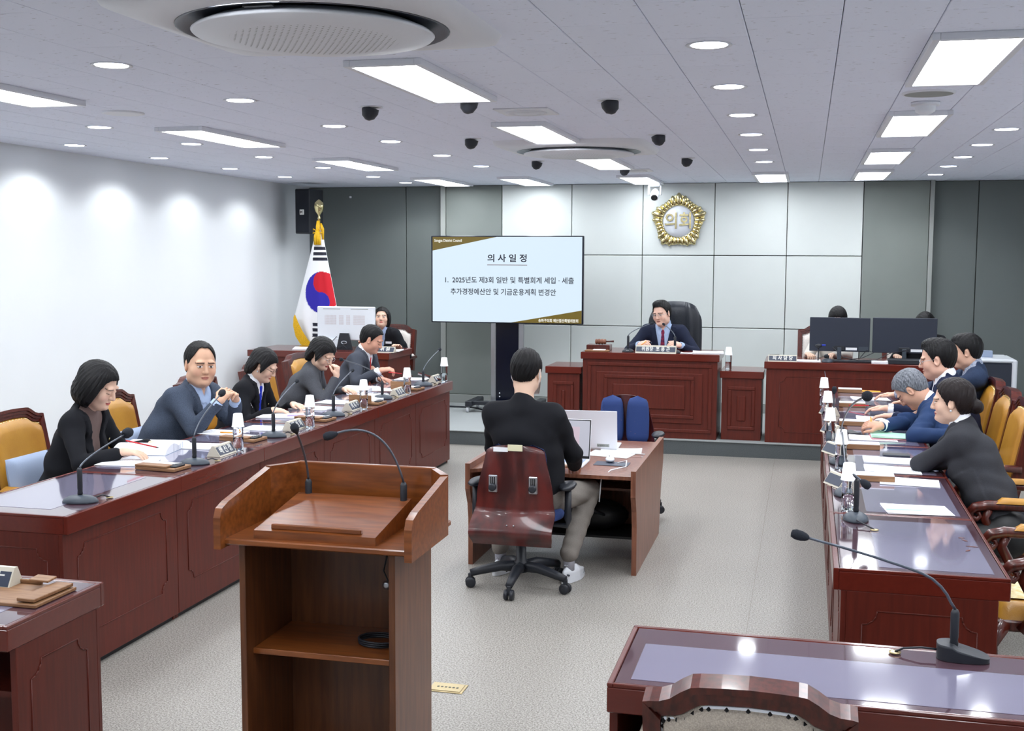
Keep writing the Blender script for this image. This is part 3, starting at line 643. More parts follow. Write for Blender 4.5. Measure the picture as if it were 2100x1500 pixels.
for s in (-1, 1): MB().tube([(s*.27, -.05, .45), (s*.31, -.1, .62), (s*.31, -.3, .64), (s*.29, -.38, .46)], [.025, .03, .03, .022], 8).build('armrest', 'black_leather', t)
# ------------------------------------------------------------------ display screen on its stand
t = thing('display_stand', 'tall mobile display stand with two silver posts and castered base', 'stand', (-3.35, 13.1, PZ))
for s in (-1, 1):
    MB().box((s*.165-.03, -.02, .10), (s*.165+.03, .02, 1.9), .004).build('post', 'steel', t)
    MB().box((s*.38-.04, -.32, .07), (s*.38+.04, .2, .13), .006).build('base_foot', 'plastic', t)
MB().box((-.137, -.01, .10), (.137, .01, 1.3)).build('back_plate', 'screen_black', t); MB().box((-.36, -.26, .085), (.36, -.16, .125), .004).build('base_bar', 'plastic', t)
for s in (-1, 1):
    for y in (-.27, .15): MB().lathe([(.015, -.015), (.034, -.013), (.034, .013), (.015, .015)], 18, R=rotm(0, PI/2, 0), T=(s*.40, y, .034)).box((s*.40-.012, y-.01, .034), (s*.40+.012, y+.01, .075)).build('caster', 'white_plastic', t)
for z in (.16, .20): MB().lathe([(.008, 0), (.008, -.004), (.001, -.006)], 12, R=rotm(-PI/2, 0, 0), T=(-.09, -.012, z)).build('bolt', 'white_metal', t)
t = thing('display_screen', 'large flat screen showing the meeting agenda in Korean', 'screen', (-3.34, 12.99, 1.17), math.radians(1.0)); TV = t
MB().box((-.895, 0, 0), (.895, .05, 1.0), .006).build('bezel', 'screen_black', t)
sw, sh_ = .877, .98
scm = mat('screen_glow', (214, 232, 246), .3, emit=.8); gm = mat('screen_gold', (150, 128, 30), .3, emit=.4); im = mat('screen_ink', (20, 20, 60), .4, emit=.3); rm = mat('screen_rule', (130, 60, 40), .4, emit=.4); wm = mat('screen_white', (240, 240, 230), .4, emit=.8)
MB().box((-sw, -.002, .012), (sw, .003, .988)).build('panel_image', scm, t)
MB().prism([(-sw, .988), (-sw, .83), (-.11, .988)], -.0026, -.0021, 'y').build('gold_corner', gm, t)
MB().prism([(sw, .012), (sw, .16), (.06, .012)], -.0026, -.0021, 'y').build('gold_corner', gm, t)
RT = (PI/2, 0, 0)
text('의 사 일 정', .095, im, t, (.012, -.004, .74), RT, .0005, .46, bold=.002)
MB().box((-.225, -.0035, .665), (.245, -.0025, .671)).build('rule', rm, t)
text('1.  2025년도 제3회 일반 및 특별회계 세입 · 세출', .08, im, t, (.025, -.004, .49), RT, .0005, 1.51, bold=.001)
text('추가경정예산안 및 기금운용계획 변경안', .08, im, t, (-.04, -.004, .355), RT, .0005, 1.24, bold=.001)
text('Songpa District Council', .045, wm, t, (-.69, -.004, .945), RT, .0005, .33, bold=.001)
text('송파구의회 예산결산특별위원회', .042, wm, t, (.61, -.004, .038), RT, .0005, .46, bold=.001)
# ------------------------------------------------------------------ gold emblem
t = thing('emblem', 'gold petalled council emblem with Korean lettering on the back wall', 'emblem', (-1.457, YB-.005, 2.345))
MB().lathe([(.001, -.02), (.185, -.018), (.19, 0)], 48, R=rotm(PI/2, 0, 0) @ rotm(0, PI, 0)).build('white_disc', 'white_plastic', t)
MB().tube([(.19*math.cos(2*PI*k/48), -.022, .19*math.sin(2*PI*k/48)) for k in range(49)], .009, 8).build('inner_ring', 'gold', t)
for k in range(5):
    tip = 90+72*k
    for j, (da, R1, w_) in enumerate(((0, .322, .036), (-14.5, .298, .028), (14.5, .298, .028), (-26, .268, .024), (26, .268, .024), (36, .262, .022))):
        a = math.radians(tip+da); L_ = R1-.185; c = (.185+L_/2)
        MB().ball((c*math.cos(a), -.022, c*math.sin(a)), (L_/2+.008, .028, w_), 14, R=rotm(0, -a, 0)).build('petal', 'gold', t)
bp = []
for k in range(60):
    a = 2*PI*k/60; q = (a-PI/2) % (2*PI/5); q = min(q, 2*PI/5-q); bp.append(((.31-.052*min(1, q/.62))*math.cos(a), (.31-.052*min(1, q/.62))*math.sin(a)))
MB().prism(bp, -.012, 0, 'y').build('backing', 'gold', t)
text('의회', .2, 'gold', t, (0, -.026, -.005), RT, .005, .30, bold=.003)
# wall camera and speaker
t = thing('ceiling_camera', 'white pan-tilt camera hanging in front of the back wall beside the emblem', 'camera', (-1.68, 13.2, CEIL))
MB().box((-.09, -.07, -.022), (.09, .07, 0), .006).build('mount_plate', 'white_plastic', t); MB().box((-.065, -.05, -.06), (.065, .05, -.022), .01).build('base', 'white_plastic', t)
for s in (-1, 1): MB().box((s*.066-.009, -.03, -.16), (s*.066+.009, .03, -.05), .006).build('yoke_arm', 'white_plastic', t)
MB().lathe([(.001, .07), (.035, .065), (.045, .04), (.048, -.06), (.042, -.07)], 24, R=rotm(PI/2+.55, 0, 0) @ rotm(PI, 0, 0), T=(0, 0, -.15)).build('camera_head', 'white_plastic', t)
MB().lathe([(.036, -.066), (.036, -.078), (.02, -.079), (.001, -.072)], 20, R=rotm(PI/2+.55, 0, 0) @ rotm(0, 0, 0) @ rotm(0, 0, 0), T=(0, -.0, -.15)).lathe([(.036, .066), (.036, .078), (.02, .079), (.001, .072)], 20, R=rotm(PI/2+.55, 0, 0), T=(0, 0, -.15)).build('lens', 'black', t)
t = thing('wall_speaker', 'black loudspeaker mounted high in the left back corner', 'speaker', (-5.70, 12.85, 2.19), -.15)
MB().box((-.10, -.14, 0), (.10, .16, .52), .01).build('cabinet', 'plastic', t); MB().box((-.09, -.147, .015), (.09, -.138, .505), .004).build('grille', 'foam', t)
MB().box((-.03, -.152, .22), (.03, -.146, .28), .004).build('badge', 'white_ink', t); MB().prism([(-.018, .236), (-.008, .236), (-.008, .25), (.012, .236), (.02, .236), (.0, .25), (.02, .265), (.008, .265), (-.008, .254), (-.008, .265), (-.018, .265)], -.154, -.1515, 'y').build('badge_mark', 'black', t)
t = thing('wall_box', 'tiny white sensor box high on the grey wall by the flag', 'sensor', (-5.53, YB+.09, 2.66)); MB().box((-.012, -.02, -.012), (.012, 0, .012), .003).build('cover', 'white_plastic', t)
# ------------------------------------------------------------------ flag
FX, FY = -5.42, 12.5
t = thing('flag', 'South Korean national flag furled on a gold-topped pole in the corner', 'flag', (FX, FY, 0))
MB().lathe([(.014, PZ), (.014, 2.34)], 12).build('pole', 'brass', t)
MB().lathe([(.012, 2.34), (.02, 2.36), (.012, 2.38), (.014, 2.40), (.045, 2.44), (.058, 2.49), (.05, 2.535), (.025, 2.56), (.004, 2.575)], 16).build('finial', 'gold', t)
MB().lathe([(.17, PZ), (.17, PZ+.03), (.05, PZ+.06), (.02, PZ+.10)], 24).build('base', 'brass', t)
def flagf(u, v):
    z = 2.27-1.52*v; wl = .02+.305*min(1, v/.70)**1.0; wr = .025+.29*min(1, v*1.02)
    if v > .70: wl -= .96*(v-.70)
    a = 2*PI*u; c, s = math.cos(a), math.sin(a)
    x = (wr if c > 0 else wl)*c; fold = 1+.10*math.sin(a*9+v*2)*v
    return (x, -(.03+.11*v)*s*fold, z)
m = MB().grid(flagf, 200, 200); fo = m.build('cloth', 'cloth_flag', t)
cc0 = at(657, 600, y=FY-.1)-Vector((FX, FY, 0)); RRx, RRz = .196, .235
def flagcol(p):
    x, y, z = p
    W = (.90, .91, .93); K = (.015, .015, .03); Rr = lin((200, 22, 40)); Bb = lin((44, 36, 160))
    if y > .0: return W
    u = (x-cc0.x)/RRx; v = (z-cc0.z)/RRz
    if u*u+v*v < 1:
        if u*u+(v-.5)**2 < .25: return Rr
        if (u-.0)**2+(v+.5)**2 < .25: return Bb
        return Rr if u > 0 else Bb
    px = x-cc0.x
    for zc in (2.06, 2.015, 1.965):
        h = 1.055+(zc-2.06)*1.0
    dz = z-cc0.z
    for q in (.50, .438, .375):
        if abs(dz-q) < .020 and abs(px) < .098+.1*(.50-q): return K
    for q in (-.37, -.43, -.49):
        if abs(dz-q) < .020 and -.10 < px < .10: return K
    return W
ca = fo.data.color_attributes.new('col', 'FLOAT_COLOR', 'POINT')
for i, vt in enumerate(fo.data.vertices): ca.data[i].color = (*flagcol(vt.co), 1)
OC = [(602, 650), (601, 668), (606, 690), (616, 706), (630, 716), (650, 722)]; IC = [(604, 645), (611, 662), (620, 680), (630, 696), (640, 708), (652, 718)]
def frf(u, v):
    i = v*5; k = min(int(i), 4); f = i-k
    q = [tuple(A[k][j]*(1-f)+A[k+1][j]*f for j in (0, 1)) for A in (OC, IC)]; px, py = q[0][0]*(1-u)+q[1][0]*u, q[0][1]*(1-u)+q[1][1]*u
    return at(px, py, y=FY-.17)-Vector((FX, FY, 0))+Vector((0, .01*u+.003*math.sin(v*200+u*8), 0))
MB().grid(frf, 6, 150).build('fringe', 'gold_yellow', t)['kind'] = 'stuff'
ts = MB()
for k in range(10):
    a = 2*PI*k/10; ts.tube([(.008*math.cos(a), -.05+.01*math.sin(a), 2.22), (.03*math.cos(a), -.055+.014*math.sin(a), 2.16), (.034*math.cos(a), -.06+.014*math.sin(a), 2.06)], [.012, .012, .010], 5)
for s in (-1, 1): ts.tube([(0, -.05, 2.21), (s*.05, -.05, 2.24), (s*.055, -.05, 2.19), (0, -.05, 2.21)], .008, 6)
ts.tube([(0, -.02, 2.33), (.0, -.035, 2.26), (0, -.05, 2.2)], [.02, .026, .018], 8); ts.tube([(.02, 0, 2.30), (.05, -.02, 2.24), (.055, -.02, 2.12)], [.012, .018, .01], 8); ts.build('tassel', 'gold_yellow', t)
# ------------------------------------------------------------------ computers on the clerks desks
def monitor(lb, p0, p1, z0, z1, y, ztop, ml='monitor_black'):
    w_ = (p1-p0); cx = (p0+p1)/2
    t = thing('monitor', lb, 'monitor', (cx, y, ztop), 0, 'black monitors seen from behind'); h0, h1 = z0-ztop, z1-ztop
    MB().box((-w_/2, -.012, h0), (w_/2, .012, h1), .004).build('housing', ml, t)
    MB().box((-.05, -.03, h0+.01), (.05, -.012, h0+.055), .004).build('mount', 'plastic', t)
    MB().box((-.02, -.045, .008), (.02, -.02, h0+.04), .003).build('stand_neck', 'mic_grey', t); MB().box((-.12, -.12, 0), (.12, .06, .008), .003).build('stand_base', 'plastic', t)
    MB().box((.06, -.0135, h0+.015), (.165, -.0122, h0+.04)).build('label_strip', 'paper', t); MB().box((.18, -.0135, h0+.008), (.27, -.0122, h0+.05)).build('info_plate', 'mic_grey', t)
    return t
monitor('left black monitor on the right clerks desk, seen from behind', .035, .60, 1.03, 1.36, 11.8, .94); monitor('right black monitor on the right clerks desk, seen from behind', .625, 1.215, 1.025, 1.365, 11.82, .94)
t = thing('all_in_one_computer', 'white all-in-one computer seen from behind on the left clerks desk', 'computer', (-4.835, 11.85, .925))
MB().box((-.33, -.02, .10), (.33, .025, .465), .008).build('housing', 'white_plastic', t); MB().box((-.27, -.045, .0), (.02, -.02, .12), .004).build('lower_housing', 'white_plastic', t)
for x0, x1 in ((-.24, -.10), (-.075, -.02), (.01, .06), (.09, .23)):
    gv = MB()
    for a in range(int((x1-x0)/.009)):
        for b in range(11): gv.box((x0+a*.009, -.0215, .27+b*.0095), (x0+a*.009+.005, -.0202, .27+b*.0095+.005))
    gv.build('vent_grille', mat('grille_tint', (200, 186, 186), .5), t)['kind'] = 'stuff'
MB().box((-.26, -.0215, .435), (-.06, -.0202, .442)).box((.06, -.0215, .435), (.26, -.0202, .442)).build('slot', 'trim_grey', t)
MB().prism([(-.09, 0), (.09, 0), (.05, .18), (-.05, .18)], -.07, -.045, 'y').build('stand_foot', 'plastic', t)
MB().lathe([(.03, -.072), (.02, -.072)], 16, R=rotm(0, 0, 0), T=(0, 0, .0)).tube([(.03*math.cos(a), -.073, .08+.014*math.sin(a)) for a in [2*PI*k/16 for k in range(17)]], .006, 6).build('stand_hole', 'steel', t)
MB().tube([(-.1, -.03, .14), (-.14, -.09, .08), (-.10, -.10, .02), (-.02, -.09, .03)], .004, 6).tube([(.02, -.03, .13), (.0, -.10, .06), (.06, -.12, .01)], .004, 6).build('cable', 'plastic', t)
for x in (-.05, 0): MB().lathe([(.012, 0), (.009, -.03)], 10, R=rotm(.3, 0, 0), T=(x, -.03, .165)).build('plug', 'plastic', t)
# printer behind the right row
t = thing('printer', 'grey and white office printer on a low cabinet behind the right row', 'printer', (1.72, 12.4, .0))
MB().box((-.28, -.3, PZ), (.28, .3, .62), .01).build('stand', 'mahogany', t)
MB().box((-.27, -.29, .62), (.24, .28, .93), .015).build('body', 'monitor_black', t); MB().box((.22, -.30, .62), (.27, .29, .96), .012).build('side_cover', 'white_plastic', t); MB().box((-.28, -.30, .93), (.24, .29, .965), .012).build('lid', 'white_plastic', t)
MB().box((-.03, -.1, .965), (.07, -.02, 1.03), .004).build('basket', 'pale_blue', t)
# ------------------------------------------------------------------ gooseneck microphones
def mic(lb, base, head, stem=.13, group='gooseneck microphones on the desks', br=(.055, .085), yaw=0, foam=.022, bend=.0, cable=None, hz=.0, mid=None, basem='mic_grey', flat=False, nobase=False, foaml=None, path=None, wedge=False):
    B = Vector(base); t = thing('microphone', lb, 'microphone', B, 0, group); h = Vector(head)-B
    s0 = Vector((0, 0, .035 if not nobase else 0)); s1 = s0+Vector((0, 0, stem))
    if not nobase:
        R = rotm(0, 0, yaw)
        if wedge:
            def wf(u, v):
                q = 2*PI*u; x_ = .026+.074*math.copysign(abs(math.cos(q))**.7, math.cos(q)); y_ = br[1]*math.copysign(abs(math.sin(q))**.7, math.sin(q)); k_ = 1 if v < .6 else (1-(v-.6)/.4)
                x_ = .026+(x_-.026)*(.0+k_) if v > .6 else x_; y_ *= k_; top = .050-.26*(x_+.048) if x_ > -.0 else .046
                return (x_, y_, max(.006, top)*min(1, v/.5)+.003*(1-k_))
            MB().grid(wf, 36, 10).build('base', basem, t)
        else: MB().lathe([(1, 0), (1.0, .006), (.9, .018), (.6, .030), (.3, .035), (.001, .036)], 28, R=R, sx=br[0], sy=br[1]).build('base', basem, t)
        MB().box((-.014, -br[1]*.75, .0215), (.014, -br[1]*.45, .0285), .002, R=R @ rotm(.20, 0, 0)).build('switch_plate', 'steel', t)
    MB().lathe([(.011, 0), (.013, .01), (.011, .02), (.0125, .03), (.0125, stem-.01), (.008, stem)], 14, T=s0).build('stem', 'plastic', t)
    d = (h-s1); p = [s1]
    md = Vector(mid)-B if mid is not None else s1+Vector((d.x*.12, d.y*.12, max(.02, d.z*.45)))
    for k in range(1, 17):
        u = k/16; q = s1*(1-u)**2+md*2*u*(1-u)+h*u*u; p.append(q)
    if path: p = [s1]+[Vector(q)-B for q in path]+[h]
    MB().tube(p, .0042, 8).build('gooseneck', 'gooseneck', t)
    dr = (p[-1]-p[-3]).normalized(); R = dr.to_track_quat('Z', 'Y').to_matrix(); fl = foaml or foam*1.25
    MB().lathe([(.006, -.03), (.009, -fl*1.1), (foam*.75, -fl*.9), (foam, -fl*.3), (foam, fl*.4), (foam*.7, fl*.9), (.001, fl)], 16, R=R, T=h+dr*fl*.6).build('windscreen', 'foam', t)
    if cable: MB().tube([Vector(c) for c in cable], .0035, 6).build('cable', 'plastic', t); MB().lathe([(.018, 0), (.018, .003), (.012, .003)], 18, T=Vector(cable[-1])-Vector((0, 0, .002))).build('cable_grommet', 'brass', t)
    return t
def zt(px, py): return at(px, py, z=DZ)
LM = [((165, 1030), (257, 891), 'microphone with round foam head on the empty nearest left desk', .13, .026), ((399, 952), (453, 809), 'microphone in front of the man in grey blazer', .12, .02), ((561, 896), (608, 783), 'slim microphone in front of the short-haired woman in black', .12, .013),
      ((684, 853), (722, 761), 'slim microphone between the short-haired woman and the woman in grey', .12, .013), ((784, 818), (701, 738), 'microphone bent left over the raised fist of the woman in grey', .11, .014), ((868, 791), (901, 718), 'last microphone of the left row by the man with red tie', .10, .015)]
for (bx, by), (hx, hy), lb, st, fm in LM:
    b = zt(bx, by); b.z = DZ
    h = at(hx, hy, x=b.x) if hx != 701 else at(hx, hy, x=b.x-.02)
    mic(lb, b, h, st, 'gooseneck microphones of the left row', yaw=PI/2+.25, foam=fm, cable=[(.04, .05, .012), (.06, .09, .02), (.08, .12, .004)])
RM = [((1755, 1066), (1771, 990), 'short microphone with base on the nearest right desk', .15, .018), ((1733, 1015), (1727, 883), 'microphone behind the second bottle of the right row', .06, .017), ((1720, 950), (1778, 813), 'long microphone leaning over the papers of the grey-haired man', .07, .018),
      ((1708, 900), (1711, 803), 'microphone beside the third cup of the right row', .06, .016), ((1700, 850), (1689, 749), 'tall microphone at the far end of the right row', .06, .014)]
for (bx, by), (hx, hy), lb, st, fm in RM:
    b = zt(bx, by); b.z = DZ
    h = at(hx, hy, x=b.x) if hx != 1771 else at(hx, hy, y=b.y-.12)
    kw = dict(mid=tuple(h+Vector((-.07, .03, .055)))) if hx == 1771 else {}
    mic(lb, b, h, st, 'gooseneck microphones of the right row', foam=fm, cable=[(.0, -.06, .012), (.005, -.12, .02), (.07, -.2, .004)] if hx == 1771 else None, **kw)
b = zt(1972, 1362); b.z = DZ; b = Vector((b.x, 3.50, DZ))
b = zt(1955, 1350); b.z = DZ
h = at(1648, 1101, y=b.y-.05)
mic('large microphone with long gooseneck on the foreground desk', b, h, .112, 'foreground microphones', br=(.075, .045), yaw=0, foam=.0155, foaml=.024, path=[tuple(at(x_, y_, y=b.y-.05*(1953-x_)/300)) for x_, y_ in ((1950, 1236), (1942, 1220), (1929, 1203), (1912, 1188), (1892, 1177), (1860, 1165), (1800, 1145), (1730, 1124))], basem='plastic', wedge=True, cable=[(-.04, .0, .022), (-.09, .0, .024), (-.14, .005, .016), (-.165, 0, .004)])
h1 = at(606, 882, y=3.72); h2 = at(682, 892, y=3.70)
b1 = at(633, 1016, y=3.86); b2 = at(828, 1052, y=3.84)
mic('left gooseneck microphone standing in the lectern tray', (b1.x, 3.86, 1.015), h1, at(633, 983, y=3.86).z-1.015, 'lectern microphones', foam=.015, foaml=.018, nobase=True)
mm = at(760, 868, y=3.78)
mic('right gooseneck microphone arching over the lectern tray', (b2.x, 3.84, 1.015), h2, at(826, 990, y=3.84).z-1.015, 'lectern microphones', foam=.015, foaml=.021, nobase=True, mid=tuple(at(790, 850, y=3.8)))
for (bx, by), (hx, hy), lb in (((1288, 722), (1336, 664), 'left microphone on the presiding desk pointing at the chairman'), ((1384, 722), (1362, 666), 'right microphone on the presiding desk before the chairman')):
    b = at(bx, by-3, z=.99); b.z = .99; b.y = 11.62; mic(lb, (at(bx, 715, y=11.62).x, 11.62, .99), at(hx, hy, y=11.78), .13, 'microphones on the presiding desk', foam=.013, br=(.06, .045), basem='plastic')
b = at(1697, 740, y=11.65); mic('short microphone on the right clerks desk before the left monitor', (b.x, 11.62, .94), at(1694, 730, y=11.56), .03, 'microphones on the presiding desk', foam=.016)
# ------------------------------------------------------------------ name plates, bottles, cups
def plate(lb, loc, rz, txt=None, L=.2, hh=.062, dash=False):
    t = thing('nameplate', lb, 'nameplate', loc, rz, 'desk nameplates'); d = .045
    MB().prism([(-d, 0), (d, 0), (.012, hh), (-.004, hh)], -L/2, L/2, 'x').build('body', 'plate_body', t)
    a = math.atan2(hh, d-.004); n = Vector((0, -math.sin(a), math.cos(a))); c = Vector((0, (-d-.004)/2, hh/2))
    MB().box((-L/2+.006, -.027, 0), (L/2-.006, .027, .0018), R=rotm(a, 0, 0), T=c).build('plate', 'navy_plate', t)
    if txt: text(txt, .05, 'white_ink', t, tuple(c+n*.0024), (a, 0, 0), .0004, L*.7, bold=.0008)
    return t
for (px, py), lb, tx in (((455, 932), 'nameplate in front of the woman in black blazer', '배 신 정'), ((603, 880), 'nameplate in front of the man in grey blazer', '박 성 제'), ((722, 840), 'nameplate in front of the short-haired woman in black', '최 옥 주'), ((816, 811), 'nameplate in front of the woman in grey jacket', '장 종 례'), ((893, 783), 'nameplate in front of the man with the red tie', '이 혜 숙')):
    p = zt(px, py); plate(lb, (min(p.x, -3.27), p.y, DZ), PI/2, tx)
for (px, py), lb in (((1707, 930), 'nameplate edge-on at the third right desk'), ((1721, 996), 'nameplate edge-on at the second right desk'), ((1697, 888), 'nameplate edge-on at the fourth right desk'), ((1690, 850), 'nameplate edge-on at the far end of the right row')):
    p = zt(px, py); plate(lb, (.185, p.y, DZ), -PI/2+.45, None, L=.17)
plate('long nameplate of the chairman on the presiding desk', (at(1345, 722, y=11.56).x, 11.57, .99), 0, '위원장  조 용 근', .40, .075)
plate('nameplate at the left end of the right clerks desk', (at(1605, 738, y=11.56).x, 11.57, .94), 0, '의 사 담 당', .27, .06)
plate('nameplate on the left clerks desk beside the man with red tie', (at(778, 718, y=11.6).x, 11.62, .925), 0, '전 문 위 원', .34, .06)
plate('nameplate cut off by the left edge on the foreground desk', (at(-25, 1190, y=3.48).x, 3.50, DZ), 0, '장', .2, .075)
def bottle(lb, loc, s=1):
    t = thing('water_bottle', lb, 'bottle', loc, random.random(), 'clear plastic water bottles'); pr = [(.024, 0), (.031, .004)]
    for k in range(9): pr += [(.0325, .012+k*.013), (.0300, .0185+k*.013)]
    pr += [(.032, .135), (.030, .150), (.016, .172), (.013, .178)]
    MB().lathe(pr, 20, R=rotm() * s).build('body', 'bottle', t)
    MB().lathe([(.027, .004), (.0285, .012), (.0285, .075), (.001, .076)], 16).build('water', 'bottle', t)
    MB().lathe([(.014, .170), (.014, .188), (.001, .189)], 14).build('cap', 'white_plastic', t)
    c = MB().lathe([(.038, 0), (.0385, .003), (.036, .004), (.027, .078), (.024, .080), (.001, .079)], 24, cap=False).build('paper_cup', 'cup_paper', None, None, (loc[0], loc[1], loc[2]+.142)); tag(c, lb.replace('water bottle', 'white paper cup upside down on water bottle').replace('on the low cabinet beside the presiding desk', 'beside the presiding desk'), 'cup', 'white paper cups upside down')
for (px, py), lb in (((489, 923), 'water bottle nearest of the left row'), ((636, 877), 'water bottle second of the left row'), ((746, 838), 'water bottle third of the left row'), ((835, 808), 'water bottle fourth of the left row'), ((911, 782), 'water bottle last of the left row'),
                     ((1739, 1046), 'water bottle nearest of the right row'), ((1724, 962), 'water bottle second of the right row'), ((1701, 908), 'water bottle third of the right row'), ((1696, 866), 'water bottle fourth of the right row'), ((1689, 832), 'water bottle last of the right row')):
    p = zt(px, py); bottle(lb, (p.x if p.x > -1 else min(p.x, -3.245), p.y, DZ))
bottle('water bottle on the low cabinet beside the presiding desk', (at(1494, 740, y=11.75).x, 11.75, .83))
# wooden document boxes
def dbox(lb, loc, rz, open_=False, s=1, group='wooden clip boxes on the desks'):
    t = thing('document_box', lb, 'box', loc, rz, group); a, b = .15*s, .095*s
    MB().box((-a, -b, 0), (a, b, .018), .003).build('base', 'tray_wood', t)
    MB().box((-a+.01, -b*.2, .018), (a-.06, b-.01, .024)).build('paper_stack', 'paper', t)
    if open_: MB().box((-a, -b-.004, .01), (a*.55, -b+.004, .075), .002, R=rotm(0, 0, 0)).build('lid', 'tray_wood', t)
    else: MB().box((-a+.0, -b, .019), (a-.05, -b*.1, .03), .002).build('lid', 'tray_wood', t)
    MB().box((a-.05, -b*.6, .018), (a-.012, b*.5, .028), .003).build('clip', 'plastic', t); MB().tube([(a-.045, -b*.4, .034), (a-.02, 0, .036), (a-.03, b*.4, .034)], .003, 6).build('clip_wire', 'steel', t)
for (px, py), lb, op in (((345, 962), 'wooden clip box beside the microphone of the woman in black blazer', False), ((508, 903), 'wooden clip box before the man in grey blazer', False), ((655, 862), 'wooden clip box before the short-haired woman', False), ((762, 828), 'wooden box with standing lid before the woman in grey', True), ((843, 799), 'wooden box with standing lid before the man with red tie', True)):
    p = zt(px, py); dbox(lb, (p.x-.03, p.y, DZ), -.1, op, .85)
for (px, py), lb in (((1738, 805), 'white topped wooden box at the far end of the right row'), ((1742, 834), 'white topped wooden box by the second farthest cup'), ((1745, 872), 'white topped wooden box by the third cup'), ((1762, 920), 'white topped wooden box under the green sheet'), ((1785, 985), 'white topped wooden box before the woman with the bun')):
    p = zt(px, py); t = thing('document_box', lb, 'box', (p.x+.02, p.y, DZ), 0, 'white topped wooden boxes'); MB().box((-.10, -.05, 0), (.10, .05, .032), .003).build('base', 'tray_wood', t); MB().box((-.098, -.048, .032), (.098, .048, .036)).build('paper_stack', 'paper', t)
t = thing('wooden_tray', 'light wooden tray with two loose lids on the bottom-left desk', 'tray', (at(85, 1212, z=DZ).x, 3.42, DZ), .0)
MB().box((-.20, -.115, 0), (.115, .115, .012), .002).box((-.20, .103, .012), (-.02, .115, .026), .002).build('base', 'tray_wood', t); MB().box((.035, -.10, .016), (.105, .11, .028), .002, R=rotm(0, 0, -.03)).build('lid', 'tray_wood', t); MB().box((-.04, .06, .03), (.04, .11, .038), .002, R=rotm(.1, 0, -.05)).build('small_lid', 'tray_wood', t)
# papers, books, pens
def sheet(lb, loc, rz, w_=.21, l_=.297, n=1, m='printed', group='papers on the desks', name='paper', cat='paper', curl=.006):
    th = max(.0012, n*.0008)
    f = lambda u, v: ((u-.5)*w_, (v-.5)*l_, th+curl*(abs(2*u-1)**3)*(v**2))
    mb = MB().grid(f, 8, 8).grid(lambda u, v: ((u-.5)*w_, (v-.5)*l_, 0), 1, 1)
    ed = [f(k/8, 0) for k in range(9)]; mb.add(ed+[(p[0], p[1], 0) for p in ed], [(i, i+1, 10+i, 9+i) for i in range(8)])
    ed = [f(k/8, 1) for k in range(9)]; mb.add(ed+[(p[0], p[1], 0) for p in ed], [(i, i+1, 10+i, 9+i) for i in range(8)])
    for q in (0, 1): ed = [f(q, k/8) for k in range(9)]; mb.add(ed+[(p[0], p[1], 0) for p in ed], [(i, i+1, 10+i, 9+i) for i in range(8)])
    o = mb.build(name, m, None, None, (loc[0], loc[1], loc[2]+.001), (0, 0, rz)); return tag(o, lb, cat, group)
def book(lb, loc, rz, w_=.2, l_=.28, th=.022, m='printed'):
    t = thing('open_book', lb, 'book', loc, rz, 'open books on the left desks')
    for s in (-1, 1):
        f = lambda u, v, s=s: (s*w_*u, (v-.5)*l_, .002+th*(math.sin(PI*min(1, .12+u*.9))**.6)*(1 if s > 0 else .8))
        MB().grid(f, 14, 4).add([f(k/14, 0) for k in range(15)]+[(s*w_*k/14, -l_/2, 0) for k in range(15)], [(i, i+1, 16+i, 15+i) for i in range(14)]).add([f(k/14, 1) for k in range(15)]+[(s*w_*k/14, l_/2, 0) for k in range(15)], [(i, i+1, 16+i, 15+i) for i in range(14)]).build('page_block', m, t)
    MB().box((-w_-.004, -l_/2-.004, -.0005), (w_+.004, l_/2+.004, .001)).build('cover', 'pale_blue', t)
RL = -PI/2
def zp(px, py, z=DZ): p = at(px, py, z=z); return (p.x, p.y, z)
book('thick open book under the hands of the woman in black blazer', zp(312, 922), RL+.15, .21, .33, .05)
sheet('loose sheets at the near side of the open book', zp(262, 950), RL+.1, n=3); sheet('sheets behind the nameplate of the woman in black blazer', zp(400, 916), RL, n=2)
for (px, py), lb, n in (((455, 888), 'sheet before the clasped hands of the man in grey', 1), ((545, 880), 'paper stack by the second cup of the left row', 6), ((575, 855), 'stack of documents before the short-haired woman', 8), ((640, 838), 'sheets between the third microphone and the phone', 3), ((690, 826), 'sheets below the elbow of the woman in grey', 3), ((845, 778), 'sheet under the hand of the man with the red tie', 2), ((800, 800), 'loose sheet beside the rolled booklet', 1)):
    sheet(lb, zp(px, py), RL+random.uniform(-.15, .15), n=n)
book('open booklet with rolled pages before the woman in grey', zp(735, 800), RL+.05, .2, .28, .03); book('second open booklet nearer the last nameplate but one', zp(765, 815), RL+.2, .16, .22, .025)
for (px, py), lb, rz in (((1880, 1047), 'sheet with a turquoise stripe on the right row', PI/2+.12), ((1865, 990), 'printed sheet in front of the woman with the bun', PI/2-.06), ((1830, 965), 'folded white document near the box', PI/2), ((1825, 946), 'white document behind the phone side', PI/2), ((1800, 860), 'printed papers under the hand of the grey-haired man', PI/2), ((1785, 819), 'open papers at the far right desk', PI/2+.1), ((1790, 900), 'white sheets under the green sheet', PI/2)):
    sheet(lb, zp(px, py), rz, n=3 if 'document' in lb else 1, group='papers on the right row')
p = zp(1880, 1047); MB().box((-.02, -.02, .0017), (.0, .28-.14, .0024), T=(0, 0, 0)).build('stripe', mat('turquoise', (150, 220, 214), .6), [o for o in bpy.data.objects if o.get('label', '').startswith('sheet with a turq')][0])
sheet('pale green sheet covering pink ones on the right row', zp(1835, 895, DZ+.012), PI/2, .22, .30, 1, 'green', 'coloured papers', curl=.02); sheet('pink sheets below the pale green one', zp(1835, 898, DZ+.003), PI/2+.05, .23, .31, 3, 'pink', 'coloured papers')
